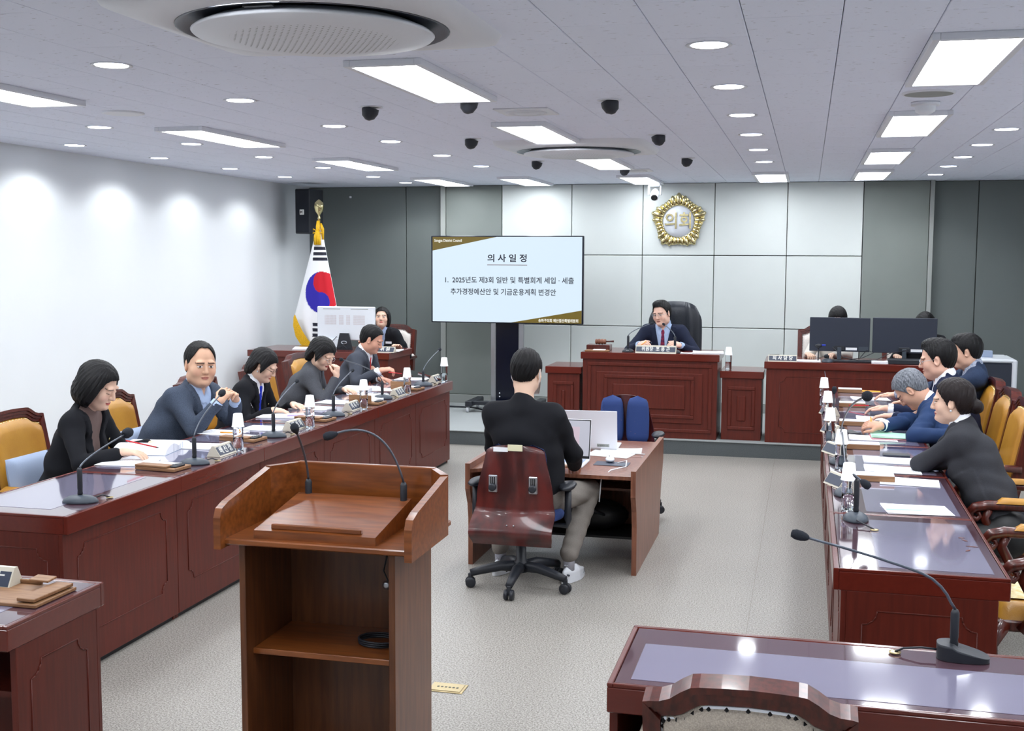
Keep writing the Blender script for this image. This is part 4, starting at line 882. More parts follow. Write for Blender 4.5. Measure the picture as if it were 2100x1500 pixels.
sheet('orange folder between the far papers', zp(1775, 803), PI/2, .1, .25, 1, 'yellow', 'coloured papers', name='folder', cat='folder')
def phone(lb, loc, rz, m='plastic'):
    t = thing('phone', lb, 'phone', loc, rz, 'phones on the desks'); MB().box((-.037, -.077, 0), (.037, .077, .009), .003).build('case', m, t); MB().box((-.034, -.074, .009), (.034, .074, .0095)).build('glass', 'black' if m != 'purple' else 'purple', t)
phone('dark phone lying before the woman with the bun', zp(1838, 935), PI/2, 'mic_grey'); phone('purple phone before the short-haired woman', zp(610, 855), -PI/2+.3, 'purple'); phone('black phone near the green sheet', zp(1745, 888), .4)
t = thing('tablet', 'dark red cased tablet propped by the last left microphone', 'tablet', zp(880, 782), 0); MB().box((-.11, -.08, 0), (.11, .08, .01), .003, R=rotm(-.2, .3, .3), T=(0, 0, .035)).build('case', 'mahogany', t); MB().box((-.105, -.075, .01), (.105, .075, .0115), R=rotm(-.2, .3, .3), T=(0, 0, .035)).build('glass', 'black', t)
def pen(lb, a, b, m, group='pens'):
    a = Vector(a); b = Vector(b); d = (b-a).normalized(); t = thing('pen', lb, 'pen', a, 0, group)
    MB().tube([(0, 0, 0), (b-a)*.92], .0042, 8).build('barrel', m, t); MB().tube([(b-a)*.92, b-a], [.004, .001], 8).build('tip', 'black' if m != 'yellow' else 'ochre', t)
pen('red pen lying at the far end of the right row', zp(1745, 803, DZ+.005), zp(1758, 804, DZ+.005), 'red'); pen('yellow pencil before the man in grey blazer', zp(452, 887, DZ+.006), zp(478, 888, DZ+.006), 'yellow')
# stains on the nearest right desk
for k, (px, py) in enumerate(((1972, 1104), (1985, 1130), (1978, 1109), (1994, 1122))):
    p = zt(px, py); o = MB().lathe([(1, 0), (.8, .0006), (.001, .0008)], 12, sx=.014+.004*k, sy=.006).build('dried_leaf', 'mahogany', None, None, (p.x, p.y, DZ+.0008), (0, 0, k)); tag(o, 'reddish peeled patch on the nearest right desk pad, '+('upper left', 'lowest', 'upper right', 'lower right')[k]+' of four', 'stain', 'peeled patches on the desk pad')
# presiding desk items
t = thing('gavel_block', 'dark wooden gavel block on the left of the presiding desk', 'block', (at(1229, 714, y=11.8).x, 11.8, .99)); MB().box((-.12, -.08, 0), (.12, .08, .055), .004).build('block', 'chair_wood', t)
t = thing('gavel', 'wooden gavel lying on its block', 'gavel', (at(1232, 702, y=11.8).x, 11.8, 1.045)); MB().lathe([(.022, -.055), (.028, -.045), (.022, -.03), (.03, -.018), (.022, 0), (.03, .018), (.022, .03), (.028, .045), (.022, .055)], 16, R=rotm(0, PI/2, 0), T=(0, 0, .03)).build('head', 'brown_wood', t); MB().tube([(.03, 0, .03), (.09, .02, .032), (.13, .03, .034)], [.008, .008, .011], 8).build('handle', 'chair_wood', t)
t = thing('document_box', 'open wooden box with papers in front of the gavel block', 'box', (at(1225, 722, y=11.6).x, 11.6, .99)); MB().box((-.12, -.05, 0), (.12, .05, .015), .003).build('base', 'tray_wood', t); MB().box((-.04, -.04, .015), (.08, .04, .02)).build('paper_stack', 'paper', t); MB().box((-.12, -.045, .016), (-.05, .045, .022), R=rotm(0, -.3, 0)).build('lid', 'tray_wood', t)
sheet('white pages held at the front of the chairman', (at(1357, 708, y=11.72).x, 11.75, 1.02), 0, .28, .15, 2, 'paper', 'papers on the presiding desk'); sheet('thick white booklet right on the presiding desk', (at(1452, 722, y=11.68).x, 11.7, .99), .1, .30, .2, 14, 'paper', 'papers on the presiding desk'); sheet('small white card beside the right microphone', (at(1408, 723, y=11.62).x, 11.63, .99), 0, .12, .1, 3, 'paper', 'papers on the presiding desk')
sheet('white papers at the left of the right clerks desk', (at(1650, 735, y=11.7).x, 11.66, .94), 0, .3, .2, 6, 'paper', 'papers on the clerks desks'); sheet('white slip between the two black monitors', (at(1805, 742, y=11.6).x, 11.6, .94), 0, .16, .1, 25, 'paper', 'papers on the clerks desks')
sheet('pink sheets behind the right black monitor', (at(1880, 735, y=11.9).x, 11.95, .945), 0, .35, .2, 6, 'pink', 'papers on the clerks desks'); sheet('stack of white papers at the left end of the left clerks desk', (at(645, 708, y=11.8).x, 11.8, .925), .3, .45, .25, 14, 'paper', 'papers on the clerks desks')
sheet('white papers in front of the woman clerk', (at(795, 712, y=11.8).x, 11.8, .925), .1, .3, .22, 8, 'paper', 'papers on the clerks desks')
t = thing('keyboard', 'black keyboard under the left black monitor', 'keyboard', (.45, 11.66, .94)); MB().box((-.22, -.06, 0), (.22, .06, .02), .004).build('body', 'plastic', t)
t = thing('desk_device', 'flat black box under the right black monitor', 'device', (1.0, 11.62, .94)); MB().box((-.24, -.08, 0), (.24, .08, .045), .005).build('body', 'plastic', t)
t = thing('card_holder', 'small black holder at the left end of the right clerks desk', 'holder', (at(1588, 732, y=11.75).x, 11.75, .94)); MB().box((-.05, -.03, 0), (.05, .03, .05), .004).build('body', 'plastic', t)
# laptops on the middle desk
MZ = .622
def laptop(lb, loc, rz, face, w_=.36, d_=.24, ang=1.9, txt=None):
    t = thing('laptop', lb, 'laptop', loc, rz, 'laptops on the middle desk'); MB().box((-w_/2, -d_/2, 0), (w_/2, d_/2, .014), .003).build('base', 'white_metal', t)
    MB().box((-w_/2+.02, -.02, .014), (w_/2-.02, d_/2-.02, .0148)).build('keyboard', 'pale_blue', t)
    R = rotm(-(ang-PI/2), 0, 0); T = (0, d_/2, .012)
    MB().box((-w_/2, -.0, 0), (w_/2, .006, d_), .002, R=R, T=T).build('screen_lid', 'white_metal', t)
    MB().box((-w_/2+.004, -.0012, .004), (w_/2-.004, 0, d_-.004), R=R, T=T).build('screen_bezel', 'black', t)
    MB().box((-w_/2+.01, -.002, .02), (w_/2-.01, -.0012, d_-.01), R=R, T=T).build('screen_image', mat('laptop_glow', (226, 228, 244), .3, emit=.5), t)
    MB().box((w_*.08, -.0026, .03), (w_*.30, -.002, d_-.05), R=R, T=T).build('document_image', mat('laptop_page', (246, 224, 240), .3, emit=.5), t)
    if txt:
        o = MB().box((-.135, .006, .012), (-.05, .0065, .034), R=R, T=T).build('lid_label', 'trim_grey', t); text(txt, .017, 'black', t, Vector(T)+R @ Vector((-.0925, .0068, .023)), (PI/2-(ang-PI/2), 0, PI), .0002, .07)
laptop('open laptop with lit screen in front of the seated man', (-1.53, 7.28, MZ), .0, 1, .38, .26, 1.8)
laptop('closed-side laptop lid facing the camera with a small label', (-1.43, 8.0, MZ), PI+.05, -1, .38, .27, 1.75, '◎ 송파구의회')
t = thing('mouse', 'white computer mouse on a dark pad', 'mouse', (at(1251, 946, z=.63).x, at(1251, 946, z=.63).y, .626), .3); MB().ball((0, 0, .015), (.03, .05, .018), 16).build('body', 'white_plastic', t); MB().box((-.003, .01, .028), (.003, .035, .035), .002).build('wheel', 'plastic', t)
p = at(1255, 952, z=.623); o = MB().box((-.11, -.07, 0), (.11, .07, .003), .001).build('mouse_pad', 'navy_plate', None, None, (p.x, p.y, .6225)); tag(o, 'dark mouse pad under the white mouse', 'mouse pad')
sheet('white sheets on the middle desk left of the mouse', (at(1262, 936, z=MZ).x-.04, at(1262, 936, z=MZ).y+.05, MZ), -.2, .3, .2, 2, 'paper', 'papers on the middle desk')
sheet('second white sheet overlapping on the middle desk', (at(1270, 930, z=MZ).x, at(1270, 930, z=MZ).y+.08, MZ+.002), .1, .28, .2, 1, 'paper', 'papers on the middle desk')
o = MB().tube([(-1.14, 7.3, .64), (-1.08, 7.28, .66), (-1.07, 7.18, .64), (-1.15, 7.08, .632), (-1.2, 7.03, .58), (-1.21, 7.03, .44)], .004, 8).build('cable', 'white_plastic'); tag(o, 'white laptop cable hanging off the middle desk', 'cable')
o = MB().tube([(-1.12, 7.75, .63), (-1.0, 7.7, .632), (-.98, 7.62, .632), (-1.03, 7.6, .632)], .004, 8).build('cable', 'white_plastic'); tag(o, 'short white cable beside the far laptop', 'cable')
t = thing('bag', 'dark bag lying inside the middle desk', 'bag', (-1.3, 7.42, .178)); MB().ball((0, 0, .10), (.22, .14, .10), 18).build('body', 'black', t); MB().tube([(-.1, -.12, .1), (-.02, -.17, .17), (.08, -.12, .12)], .01, 6).build('strap', 'plastic', t)
# brass floor box
t = thing('floor_box', 'small brass floor socket cover right of the lectern', 'socket', (-1.53, 4.915, 0)); MB().box((-.082, -.055, 0), (.082, .055, .004), .002).build('frame', 'brass', t); MB().box((-.07, -.043, .004), (.07, .043, .006), .001).build('lid', 'brass', t)
for k in range(6): MB().box((-.05+k*.018, -.006, .006), (-.04+k*.018, .006, .0068)).build('mark', 'joint', t)
o = MB().tube([(-4.2, 13.2, .16), (-4.0, 13.15, .165), (-3.8, 13.2, .158), (-3.6, 13.0, .16)], .01, 8).build('cable', 'plastic'); tag(o, 'black cable on the platform floor by the display stand', 'cable')

t = thing('cable', 'thin black cables tangled between the two black monitors', 'cable', (.55, 11.66, .94))
MB().tube([(-.3, .02, .14), (-.2, -.02, .05), (-.05, -.05, .02), (.1, -.04, .03), (.25, .02, .10), (.4, .06, .12)], .004, 6).tube([(-.15, .0, .02), (-.02, -.06, .05), (.08, -.05, .10), (.02, .0, .12), (-.04, -.02, .05)], .0035, 6).build('loop', 'plastic', t)
t = thing('webcam', 'small black clip device with blue end before the left black monitor', 'device', (.12, 11.68, .94)); MB().tube([(0, 0, 0), (0, 0, .14)], .006, 8).build('stem', 'plastic', t); MB().ball((0, -.01, .15), (.035, .02, .02), 12).build('head', 'plastic', t); MB().box((.03, -.02, .15), (.07, 0, .165), .003).build('tip', 'blue', t)
# ------------------------------------------------------------------ people: distance fields meshed with surface nets
def V3(p): return np.array([float(p[0]), float(p[1]), float(p[2])])
class Field:
    def __init__(s, lo, hi, h):
        s.lo = V3(lo); s.h = h; s.n = np.ceil((V3(hi)-s.lo)/h).astype(int)+1
        s.D = np.full(s.n, .2, np.float32); s.ax = [s.lo[i]+h*np.arange(s.n[i]) for i in range(3)]
    def _sl(s, lo, hi, m):
        a = np.clip(np.floor((lo-m-s.lo)/s.h).astype(int), 0, s.n); b = np.clip(np.ceil((hi+m-s.lo)/s.h).astype(int)+1, 0, s.n)
        if (b <= a).any(): return None
        sl = tuple(slice(a[i], b[i]) for i in range(3))
        return sl, s.ax[0][a[0]:b[0], None, None], s.ax[1][None, a[1]:b[1], None], s.ax[2][None, None, a[2]:b[2]]
    def smin(s, sl, d, k):
        D = s.D[sl]
        if k <= 0: s.D[sl] = np.minimum(D, d)
        else:
            hh = np.clip(.5+.5*(D-d)/k, 0, 1); s.D[sl] = D*(1-hh)+d*hh-k*hh*(1-hh)
    def cap(s, a, b, ra, rb=None, k=.02, side=None, ratio=1.0, sub=False):
        a = V3(a); b = V3(b); rb = ra if rb is None else rb; R = max(ra, rb)*max(ratio, 1)
        q = s._sl(np.minimum(a, b)-R, np.maximum(a, b)+R, .05+k)
        if q is None: return
        sl, X, Y, Z = q; ba = b-a; L2 = max(float(ba@ba), 1e-9)
        px, py, pz = X-a[0], Y-a[1], Z-a[2]; t = np.clip((px*ba[0]+py*ba[1]+pz*ba[2])/L2, 0, 1)
        dx, dy, dz = px-t*ba[0], py-t*ba[1], pz-t*ba[2]
        if ratio != 1 and side is not None:
            u = V3(side); u = u/np.linalg.norm(u); du = dx*u[0]+dy*u[1]+dz*u[2]; c = du*(1/ratio-1)
            dx, dy, dz = dx+c*u[0], dy+c*u[1], dz+c*u[2]
        d = np.sqrt(dx*dx+dy*dy+dz*dz)-(ra+(rb-ra)*t)
        if sub: s.D[sl] = np.maximum(s.D[sl], -d)
        else: s.smin(sl, d, k)
    def ell(s, c, r, R, k=.02, sub=False):
        c = V3(c); r = np.array(r, float); m = r.max(); q = s._sl(c-m, c+m, .04+k)
        if q is None: return
        sl, X, Y, Z = q; x, y, z = X-c[0], Y-c[1], Z-c[2]; A = [(x*R[0, i]+y*R[1, i]+z*R[2, i])/r[i] for i in range(3)]
        k0 = np.sqrt(A[0]**2+A[1]**2+A[2]**2)+1e-9; k1 = np.sqrt((A[0]/r[0])**2+(A[1]/r[1])**2+(A[2]/r[2])**2)+1e-9; d = k0*(k0-1)/k1
        if sub:
            D = s.D[sl]; hh = np.clip(.5-.5*(D+d)/k, 0, 1); s.D[sl] = D*(1-hh)+(-d)*hh+k*hh*(1-hh)
        else: s.smin(sl, d, k)
    def coords(s, O, R):
        X, Y, Z = s.ax[0][:, None, None]-O[0], s.ax[1][None, :, None]-O[1], s.ax[2][None, None, :]-O[2]
        return [X*R[0, i]+Y*R[1, i]+Z*R[2, i] for i in range(3)]
    def net(s):
        D = s.D; sg = D < 0; n = s.n
        c = np.zeros(n-1, np.int8)
        for i in (0, 1):
            for j in (0, 1):
                for k in (0, 1): c += sg[i:n[0]-1+i, j:n[1]-1+j, k:n[2]-1+k]
        I = np.argwhere((c > 0) & (c < 8)); N = len(I)
        if N == 0: return np.zeros((0, 3)), np.zeros((0, 4), int)
        idx = np.full(n-1, -1, np.int32); idx[I[:, 0], I[:, 1], I[:, 2]] = np.arange(N)
        acc = np.zeros((N, 3)); cnt = np.zeros(N)
        cr = [(i, j, k) for i in (0, 1) for j in (0, 1) for k in (0, 1)]
        val = {q: D[I[:, 0]+q[0], I[:, 1]+q[1], I[:, 2]+q[2]].astype(float) for q in cr}
        for q in cr:
            for a in range(3):
                if q[a]: continue
                e = list(q); e[a] = 1; e = tuple(e); v0, v1 = val[q], val[e]; m = (v0 < 0) != (v1 < 0)
                t = np.where(m, v0/np.where(v0 == v1, 1, v0-v1), 0); p = np.array(q, float)[None].repeat(N, 0); p[:, a] += t
                acc += p*m[:, None]; cnt += m
        P = s.lo+(I+acc/cnt[:, None])*s.h; F = []
        for a in range(3):
            b_, c_ = (a+1) % 3, (a+2) % 3
            s0 = [slice(None)]*3; s1 = [slice(None)]*3; s0[a] = slice(0, n[a]-1); s1[a] = slice(1, n[a])
            A, B = sg[tuple(s0)], sg[tuple(s1)]; E = np.argwhere(A != B); ok = (E[:, b_] > 0) & (E[:, c_] > 0) & (E[:, b_] < n[b_]-1) & (E[:, c_] < n[c_]-1); E = E[ok]
            fl = A[E[:, 0], E[:, 1], E[:, 2]]
            def g(db, dc):
                q = E.copy(); q[:, b_] += db; q[:, c_] += dc; return idx[q[:, 0], q[:, 1], q[:, 2]]
            Q = np.stack([g(-1, -1), g(0, -1), g(0, 0), g(-1, 0)], 1); Q[~fl] = Q[~fl][:, ::-1]; F.append(Q)
        return P, np.concatenate(F)
def mesh_np(name, P, F, m, parent, smooth=True, label=None):
    me = bpy.data.meshes.new(name); me.vertices.add(len(P)); me.vertices.foreach_set('co', np.asarray(P, np.float32).ravel())
    F = np.asarray(F, np.int32); me.loops.add(F.size); me.loops.foreach_set('vertex_index', F.ravel()); me.polygons.add(len(F)); me.polygons.foreach_set('loop_start', np.arange(0, F.size, 4, dtype=np.int32))
    me.update(calc_edges=True); me.polygons.foreach_set('use_smooth', [smooth]*len(F)); me.materials.append(M[m] if isinstance(m, str) else m)
    o = bpy.data.objects.new(name, me); C.objects.link(o); o.parent = parent
    if label: o['label'] = label
    return o
def nz(v): v = V3(v); return v/np.linalg.norm(v)
def ik(S, T, l1, l2, pole):
    d = T-S; L = np.linalg.norm(d); mx = (l1+l2)*.995
    if L > mx: k = L/mx; l1 *= k; l2 *= k
    u = d/L; a = (l1*l1-l2*l2+L*L)/(2*L); h = math.sqrt(max(l1*l1-a*a, 0)); p = V3(pole); p = p-u*(p@u); p = p/np.linalg.norm(p)
    return S+u*a+p*h
SK = mat('skin', (224, 184, 158), .5, vcol=True, spec=.35); HAIRB = mat('hair_black', (13, 12, 14), .5, bump=.7, bscale=90, bstretch=(3, 3, .5), spec=.3)
HAIRG = mat('hair_grey', (128, 132, 140), .5, dark=(70, 74, 82), vscale=60, vstretch=(3, 3, .5), bump=.5, bscale=60, bstretch=(3, 3, .6)); HAIRR = mat('hair_brown', (26, 17, 17), .5, spec=.3, bump=.5, bscale=60, bstretch=(3, 3, .6))
def cloth(name, c, d=None, sc_=300, sh=0): return mat(name, c, .85, dark=d, vscale=sc_, bump=.12, bscale=420, sheen=sh, spec=.25)
ZL_MAN = [(0, .086), (30, .084), (46, .070), (58, .05), (68, .022), (76, -.018), (84, -.02), (90, .028), (104, .026), (114, -.03), (135, -.075), (180, -.092)]
ZL_BALD = [(0, .102), (18, .105), (34, .098), (50, .06), (66, .03), (76, -.01), (84, -.01), (90, .028), (104, .026), (114, -.03), (135, -.075), (180, -.09)]
ZL_BOB = [(0, .075), (30, .070), (46, .052), (58, .01), (67, -.07), (76, -.12), (120, -.14), (180, -.145)]
ZL_WSH = [(0, .07), (30, .068), (48, .045), (62, .01), (74, -.045), (86, .0), (92, .02), (104, .02), (116, -.05), (140, -.10), (180, -.125)]
ZL_BUN = [(0, .09), (30, .08), (50, .05), (65, .02), (78, -.02), (88, .015), (104, .01), (116, -.04), (140, -.085), (180, -.10)]
def head_R(yaw, pitch, roll=0):       # columns: right, forward, up ; yaw = world direction the face looks
    f0 = np.array([math.cos(yaw), math.sin(yaw), 0]); r = np.array([math.sin(yaw), -math.cos(yaw), 0]); z = np.array([0, 0, 1.])
    f = f0*math.cos(pitch)+z*math.sin(pitch); u = -f0*math.sin(pitch)+z*math.cos(pitch)
    r2 = r*math.cos(roll)+u*math.sin(roll); u2 = -r*math.sin(roll)+u*math.cos(roll)
    return np.stack([r2, f, u2], 1)
def person(label, group, pel, face, neck, headc, hy, hp, hr, hands, st, vox=.0034, s=1.0):
    A = math.radians(face); f = np.array([math.cos(A), math.sin(A), 0]); l = np.array([-math.sin(A), math.cos(A), 0]); zz = np.array([0, 0, 1.])
    root = thing('person', label, 'person', (pel[0], pel[1], st.get('seat', 0)), 0, group); root_off = V3(root.location)
    P0, Hc = V3(pel), V3(headc); RH = head_R(math.radians(hy), math.radians(hp), math.radians(hr)); fem = st.get('fem', False)
    hs = s*(.95 if fem else 1.03)*st.get('hs', 1)
    N = Hc-RH[:, 2]*(.105*hs)-zz*(.045+st.get('nlow', 0))-f*st.get('back', .04)
    up = nz(N-P0); sw = (.165 if fem else .19)*s*st.get('sw', 1); tw = math.radians(st.get('twist', 0)); ls = l*math.cos(tw)+f*math.sin(tw)
    sh = {1: N-up*.034+ls*sw*.93-zz*.010, -1: N-up*.034-ls*sw*.93-zz*.010}
    fw = nz(np.cross(ls, up))*1.0
    if fw@f < 0: fw = -fw
    l1, l2 = (.27 if fem else .295)*s, (.235 if fem else .255)*s; limbs = {}
    for sd in (1, -1):
        hd = hands.get('L' if sd > 0 else 'R')
        W = V3(hd['w']) if hd else P0+f*.32+l*sd*.14+zz*.12
        E = ik(sh[sd], W, l1, l2, hd.get('pole', -zz+ls*sd*.55-f*.15) if hd else -zz+l*sd*.4); limbs[sd] = (sh[sd], E, W, hd)
    out = []
    lo = np.minimum(np.minimum(P0, Hc), N)-.35; hi = np.maximum(np.maximum(P0, Hc), N)+.35
    for sd in (1, -1):
        for q in limbs[sd][:3]: lo = np.minimum(lo, q-.16); hi = np.maximum(hi, q+.16)
    def place(P): return P-root_off
    # ---- head and neck
    def Hp(x, y, z): return Hc+RH @ (np.array([x, y, z])*hs)
    def headfield(h, lo_, hi_, fine=True, infl=0.):
        F = Field(lo_, hi_, h); E = lambda c, r, k, sub=False: F.ell(Hp(*c), [(q+infl)*hs for q in r], RH, k*hs, sub)
        jw = .055 if fem else .061; jw *= st.get('jaw', 1)
        E((0, -.016, .034), (.077, .097, .088), 0); E((0, .022, -.03), (jw+.006, .066, .085), .03); E((0, .050, -.090), (.032 if fem else .038, .034, .028), .035)
        for q in (-1, 1): E((q*.042, .052, -.028), (.026, .030, .030), .02); E((q*(jw-.012), .005, -.068), (.020, .034, .026), .03)
        if fine:
            for q in (-1, 1): E((q*.030, .080, .026), (.026, .012, .009), .015)
            for q in (-1, 1): E((q*.031, .097, .004), (.017, .012, .0105), .010, True)
            for q in (-1, 1): E((q*.031, .0775, .003), (.0145, .0125, .0105), .004)
            F.cap(Hp(0, .088, .014), Hp(0, .104, -.026), .0075*hs, .0115*hs, .010*hs)
            for q in (-1, 1): F.cap(Hp(q*.010, .094, -.030), Hp(q*.010, .095, -.029), .0085*hs, .0085*hs, .007*hs)
            E((0, .0865, -.0545), (.022, .010, .0055), .005); E((0, .0855, -.0645), (.018, .010, .006), .005); E((0, .083, -.088), (.018, .014, .014), .012); E((0, .098, -.0595), (.02, .008, .0016), .003, True)
        for q in (-1, 1):
            F.ell(Hp(q*.079, -.004, -.006), [.009*hs, .019*hs, .032*hs], RH @ np.array(rotm(.15, 0, q*-.35)), .006)
            if fine: F.ell(Hp(q*.087, .002, -.004), [.006*hs, .010*hs, .018*hs], RH, .004, True)
        nr = (.047 if fem else .058)*s*st.get('nk', 1)
        F.cap(N-up*.03+f*.005, Hp(0, -.028, -.055), nr*1.08, nr, .03); F.cap(N-up*.03, N-up*.05-fw*.02, nr*1.2, nr*1.1, .02)
        return F
    hm = .14*hs+.03; lo_ = np.minimum(Hc-.16*hs, N-.09); hi_ = np.maximum(Hc+.16*hs, N+.07)
    F = headfield(vox, lo_, hi_); HP, HF = F.net()
    q = (HP-Hc) @ RH/hs; col = np.tile(np.array(lin(st.get('skin', (226, 188, 164)))), (len(HP), 1))
    def paint(m, c, a=1.0): col[m] = col[m]*(1-a)+np.array(lin(c))*a
    fr = q[:, 1] > .03
    for e in (-1, 1):
        dx, dz = q[:, 0]-e*.031, q[:, 2]-.003
        if st.get('eyes', 'down') == 'open':
            paint(fr & ((dx/.014)**2+(dz/.0055)**2 < 1), (225, 220, 218)); paint(fr & ((dx-st.get('gaze', 0)*.005)**2+dz**2 < .0052**2) & (np.abs(dz) < .0055), (30, 22, 20))
            paint(fr & (np.abs(dx) < .015) & (np.abs(dz-.0058) < .0016), (60, 40, 36))
        else: paint(fr & (np.abs(dx) < .015) & (np.abs(dz+.004+.0*dx) < .0017), (50, 34, 32))
        bx = np.abs(dx+e*.0) < .021; bz = q[:, 2]-(.0235-.12*np.maximum(0, np.abs(q[:, 0])-.036)); paint(fr & bx & (np.abs(bz) < (.0028 if fem else .0042)), (60, 50, 48), .85)
        paint(fr & ((q[:, 0]-e*.045)**2+(q[:, 2]+.03)**2 < .02**2), (226, 160, 140), .25)
    lip = fr & ((q[:, 0]/.022)**2+((q[:, 2]+.0595)/.0085)**2 < 1); paint(lip, (196, 60, 66) if fem else (190, 118, 106), st.get('lip', .85)); paint(fr & (np.abs(q[:, 0]) < .02) & (np.abs(q[:, 2]+.0595) < .0014), (110, 50, 50), .8)
    for e in (-1, 1): paint(fr & ((q[:, 0]-e*.008)**2+(q[:, 2]+.037)**2 < .0034**2), (120, 70, 60), .7)
    if st.get('beard'): paint(fr & (q[:, 2] < -.04) & ~lip, (150, 128, 118), .35)
    Vs, Fs, Cs = [HP], [HF], [col]; off = len(HP)
    # ---- hands and forearms
    for sd in (1, -1):
        S_, E, W, hd = limbs[sd]
        if not hd or hd.get('hide'): continue
        d = nz(hd.get('d', W-E)); n = V3(hd.get('n', (0, 0, -1))); n = nz(n-d*(n@d)); th = np.cross(d, n)*(1 if sd < 0 else -1); cu = hd.get('curl', .35); k_ = (.9 if fem else 1.0)*s
        F = Field(np.minimum(W, E)-.02 if 0 else W-.17, W+.17, vox*.9 if vox < .004 else .0038)
        base = [W+d*.082*k_+th*o*k_ for o in (.030, .010, -.010, -.029)]
        F.cap(W-nz(W-E)*.05, W, .025*k_, .023*k_, .01, th, 1.2)
        F.cap(W+d*.02, W+d*.06*k_, .020*k_, .020*k_, .02, th, 1.7)
        for b in base: F.cap(W+d*.015, b, .013*k_, .0105*k_, .008)
        for i, b in enumerate(base):
            L = [.042, .026, .020]; sc_ = (.93, 1.05, 1.0, .80)[i]*k_; an = 0; p = b; fs = [1.0, 1, 1][0]
            for j, (ln, r) in enumerate(zip(L, (.0092, .0084, .0074))):
                an += cu*(.9, 1.2, .8)[j]*(1+hd.get('fan', 0)*(i-1.5)*.2); dd = d*math.cos(an)+n*math.sin(an)+th*(.10-.07*i)*(1-min(cu, 1)); dd = nz(dd)
                p2 = p+dd*ln*sc_; F.cap(p, p2, r*k_, (r-.0007)*k_, .003); p = p2
        tb = W+d*.022*k_+th*.022*k_; t1 = nz(d*.62+th*.70+n*.35*cu); t2 = nz(d*.95+th*.15+n*.45*cu); m1 = tb+t1*.040*k_; m2 = m1+t2*.030*k_; m3 = m2+t2*.022*k_
        F.cap(tb, m1, .0155*k_, .0115*k_, .01); F.cap(m1, m2, .0105*k_, .0095*k_, .004); F.cap(m2, m3, .0092*k_, .008*k_, .003)
        P, Q = F.net(); Vs.append(P); Fs.append(Q+off); off += len(P); c_ = np.tile(np.array(lin(st.get('skin', (226, 188, 164)))), (len(P), 1)); Cs.append(c_)
    # ---- the body core under the clothes, joined to head and hands
    F = Field(lo, hi, .013)
    F.cap(P0, N-up*.14-fw*.02, .078, .066, .03, l, 1.3); F.cap(N-up*.14-fw*.02, N-up*.03-fw*.01, .07, .04, .03, ls, 1.2); F.cap(sh[1]-up*.02, sh[-1]-up*.02, .035, .035, .04)
    for sd in (1, -1): F.cap(limbs[sd][0], limbs[sd][1], .036, .032, .01); F.cap(limbs[sd][1], limbs[sd][2]*.8+limbs[sd][1]*.2, .030, .022, .01)
    P, Q = F.net(); Vs.append(P); Fs.append(Q+off); Cs.append(np.tile(np.array(lin((226, 188, 164))), (len(P), 1)))
    b = mesh_np('body', place(np.concatenate(Vs)), np.concatenate(Fs), SK, root)
    ca = b.data.color_attributes.new('col', 'FLOAT_COLOR', 'POINT'); cc_ = np.concatenate(Cs); ca.data.foreach_set('color', np.concatenate([cc_, np.ones((len(cc_), 1))], 1).astype(np.float32).ravel())
    # ---- hair
    hv = vox*1.15; F = Field(Hc-.19*hs, Hc+.19*hs, hv); t = st.get('ht', .012)
    E = lambda c, r, k, sub=False: F.ell(Hp(*c), [q*hs for q in r], RH, k*hs, sub)
    style = st.get('hair', 'man'); side = st.get('vol', 0); E((0, -.018, .036), (.080+t*(.45 if style == 'man' else 1), .100+t, .089+t), 0)
    if style in ('bob', 'wsh'):
        for q in (-1, 1): E((q*.058, -.012, -.02), (.042+t+side, .075+t, .10 if style == 'bob' else .075), .03)
        E((0, -.055, -.05), (.07+t, .062+t, .085), .03)
    elif style == 'long':
        for q in (-1, 1): E((q*.055, -.012, -.06), (.045, .065, .13), .03)
        E((0, -.05, -.09), (.075, .055, .13), .03)
    elif style == 'bun': E((0, -.03, -.01), (.080, .085, .08), .03); E((.0, -.125, -.035), (.042, .038, .040), .012)
    else:
        E((0, -.040, -.012), (.070, .074, .072), .02)
        if st.get('quiff'): E((.01, .022, .108), (.058, .052, .028+.008*st['quiff']), .02)
    X, Y, Z = [c/hs for c in F.coords(Hc, RH)]
    az = np.degrees(np.abs(np.arctan2(X, Y+.0))); tab = st.get('zl', ZL_MAN); zl = np.interp(az, [a for a, _ in tab], [b_ for _, b_ in tab])
    if st.get('part'): zl = zl+.014*np.cos(np.radians(az)*2)*np.sign(X)*st['part']*(az < 60)
    cov = (Z-zl); ph = np.arctan2(X, Y-.02)*31+Z*60*st.get('wav', .3)+2*np.sin(Z*22+X*15); wv = .0012*np.sin(ph)+.0011*np.sin(ph*1.9+Z*70)+.0010*np.sin(X*210+Y*150+Z*40)
    F.D = (F.D*1.0+wv*hs).astype(np.float32)
    F.D = np.maximum(F.D, -(cov*.8)*hs+.0015*np.sin(ph*1.7)).astype(np.float32)
    P, Q = F.net(); hm_ = {'grey': HAIRG, 'brown': HAIRR}.get(st.get('hc'), HAIRB)
    mesh_np('hair', place(P), Q, hm_, root)
    # ---- clothes
    jk = st['jacket']; jv = .0085 if vox < .004 else .011; F = Field(lo, hi, jv); bulk = st.get("bulk", 1.0)*1.05
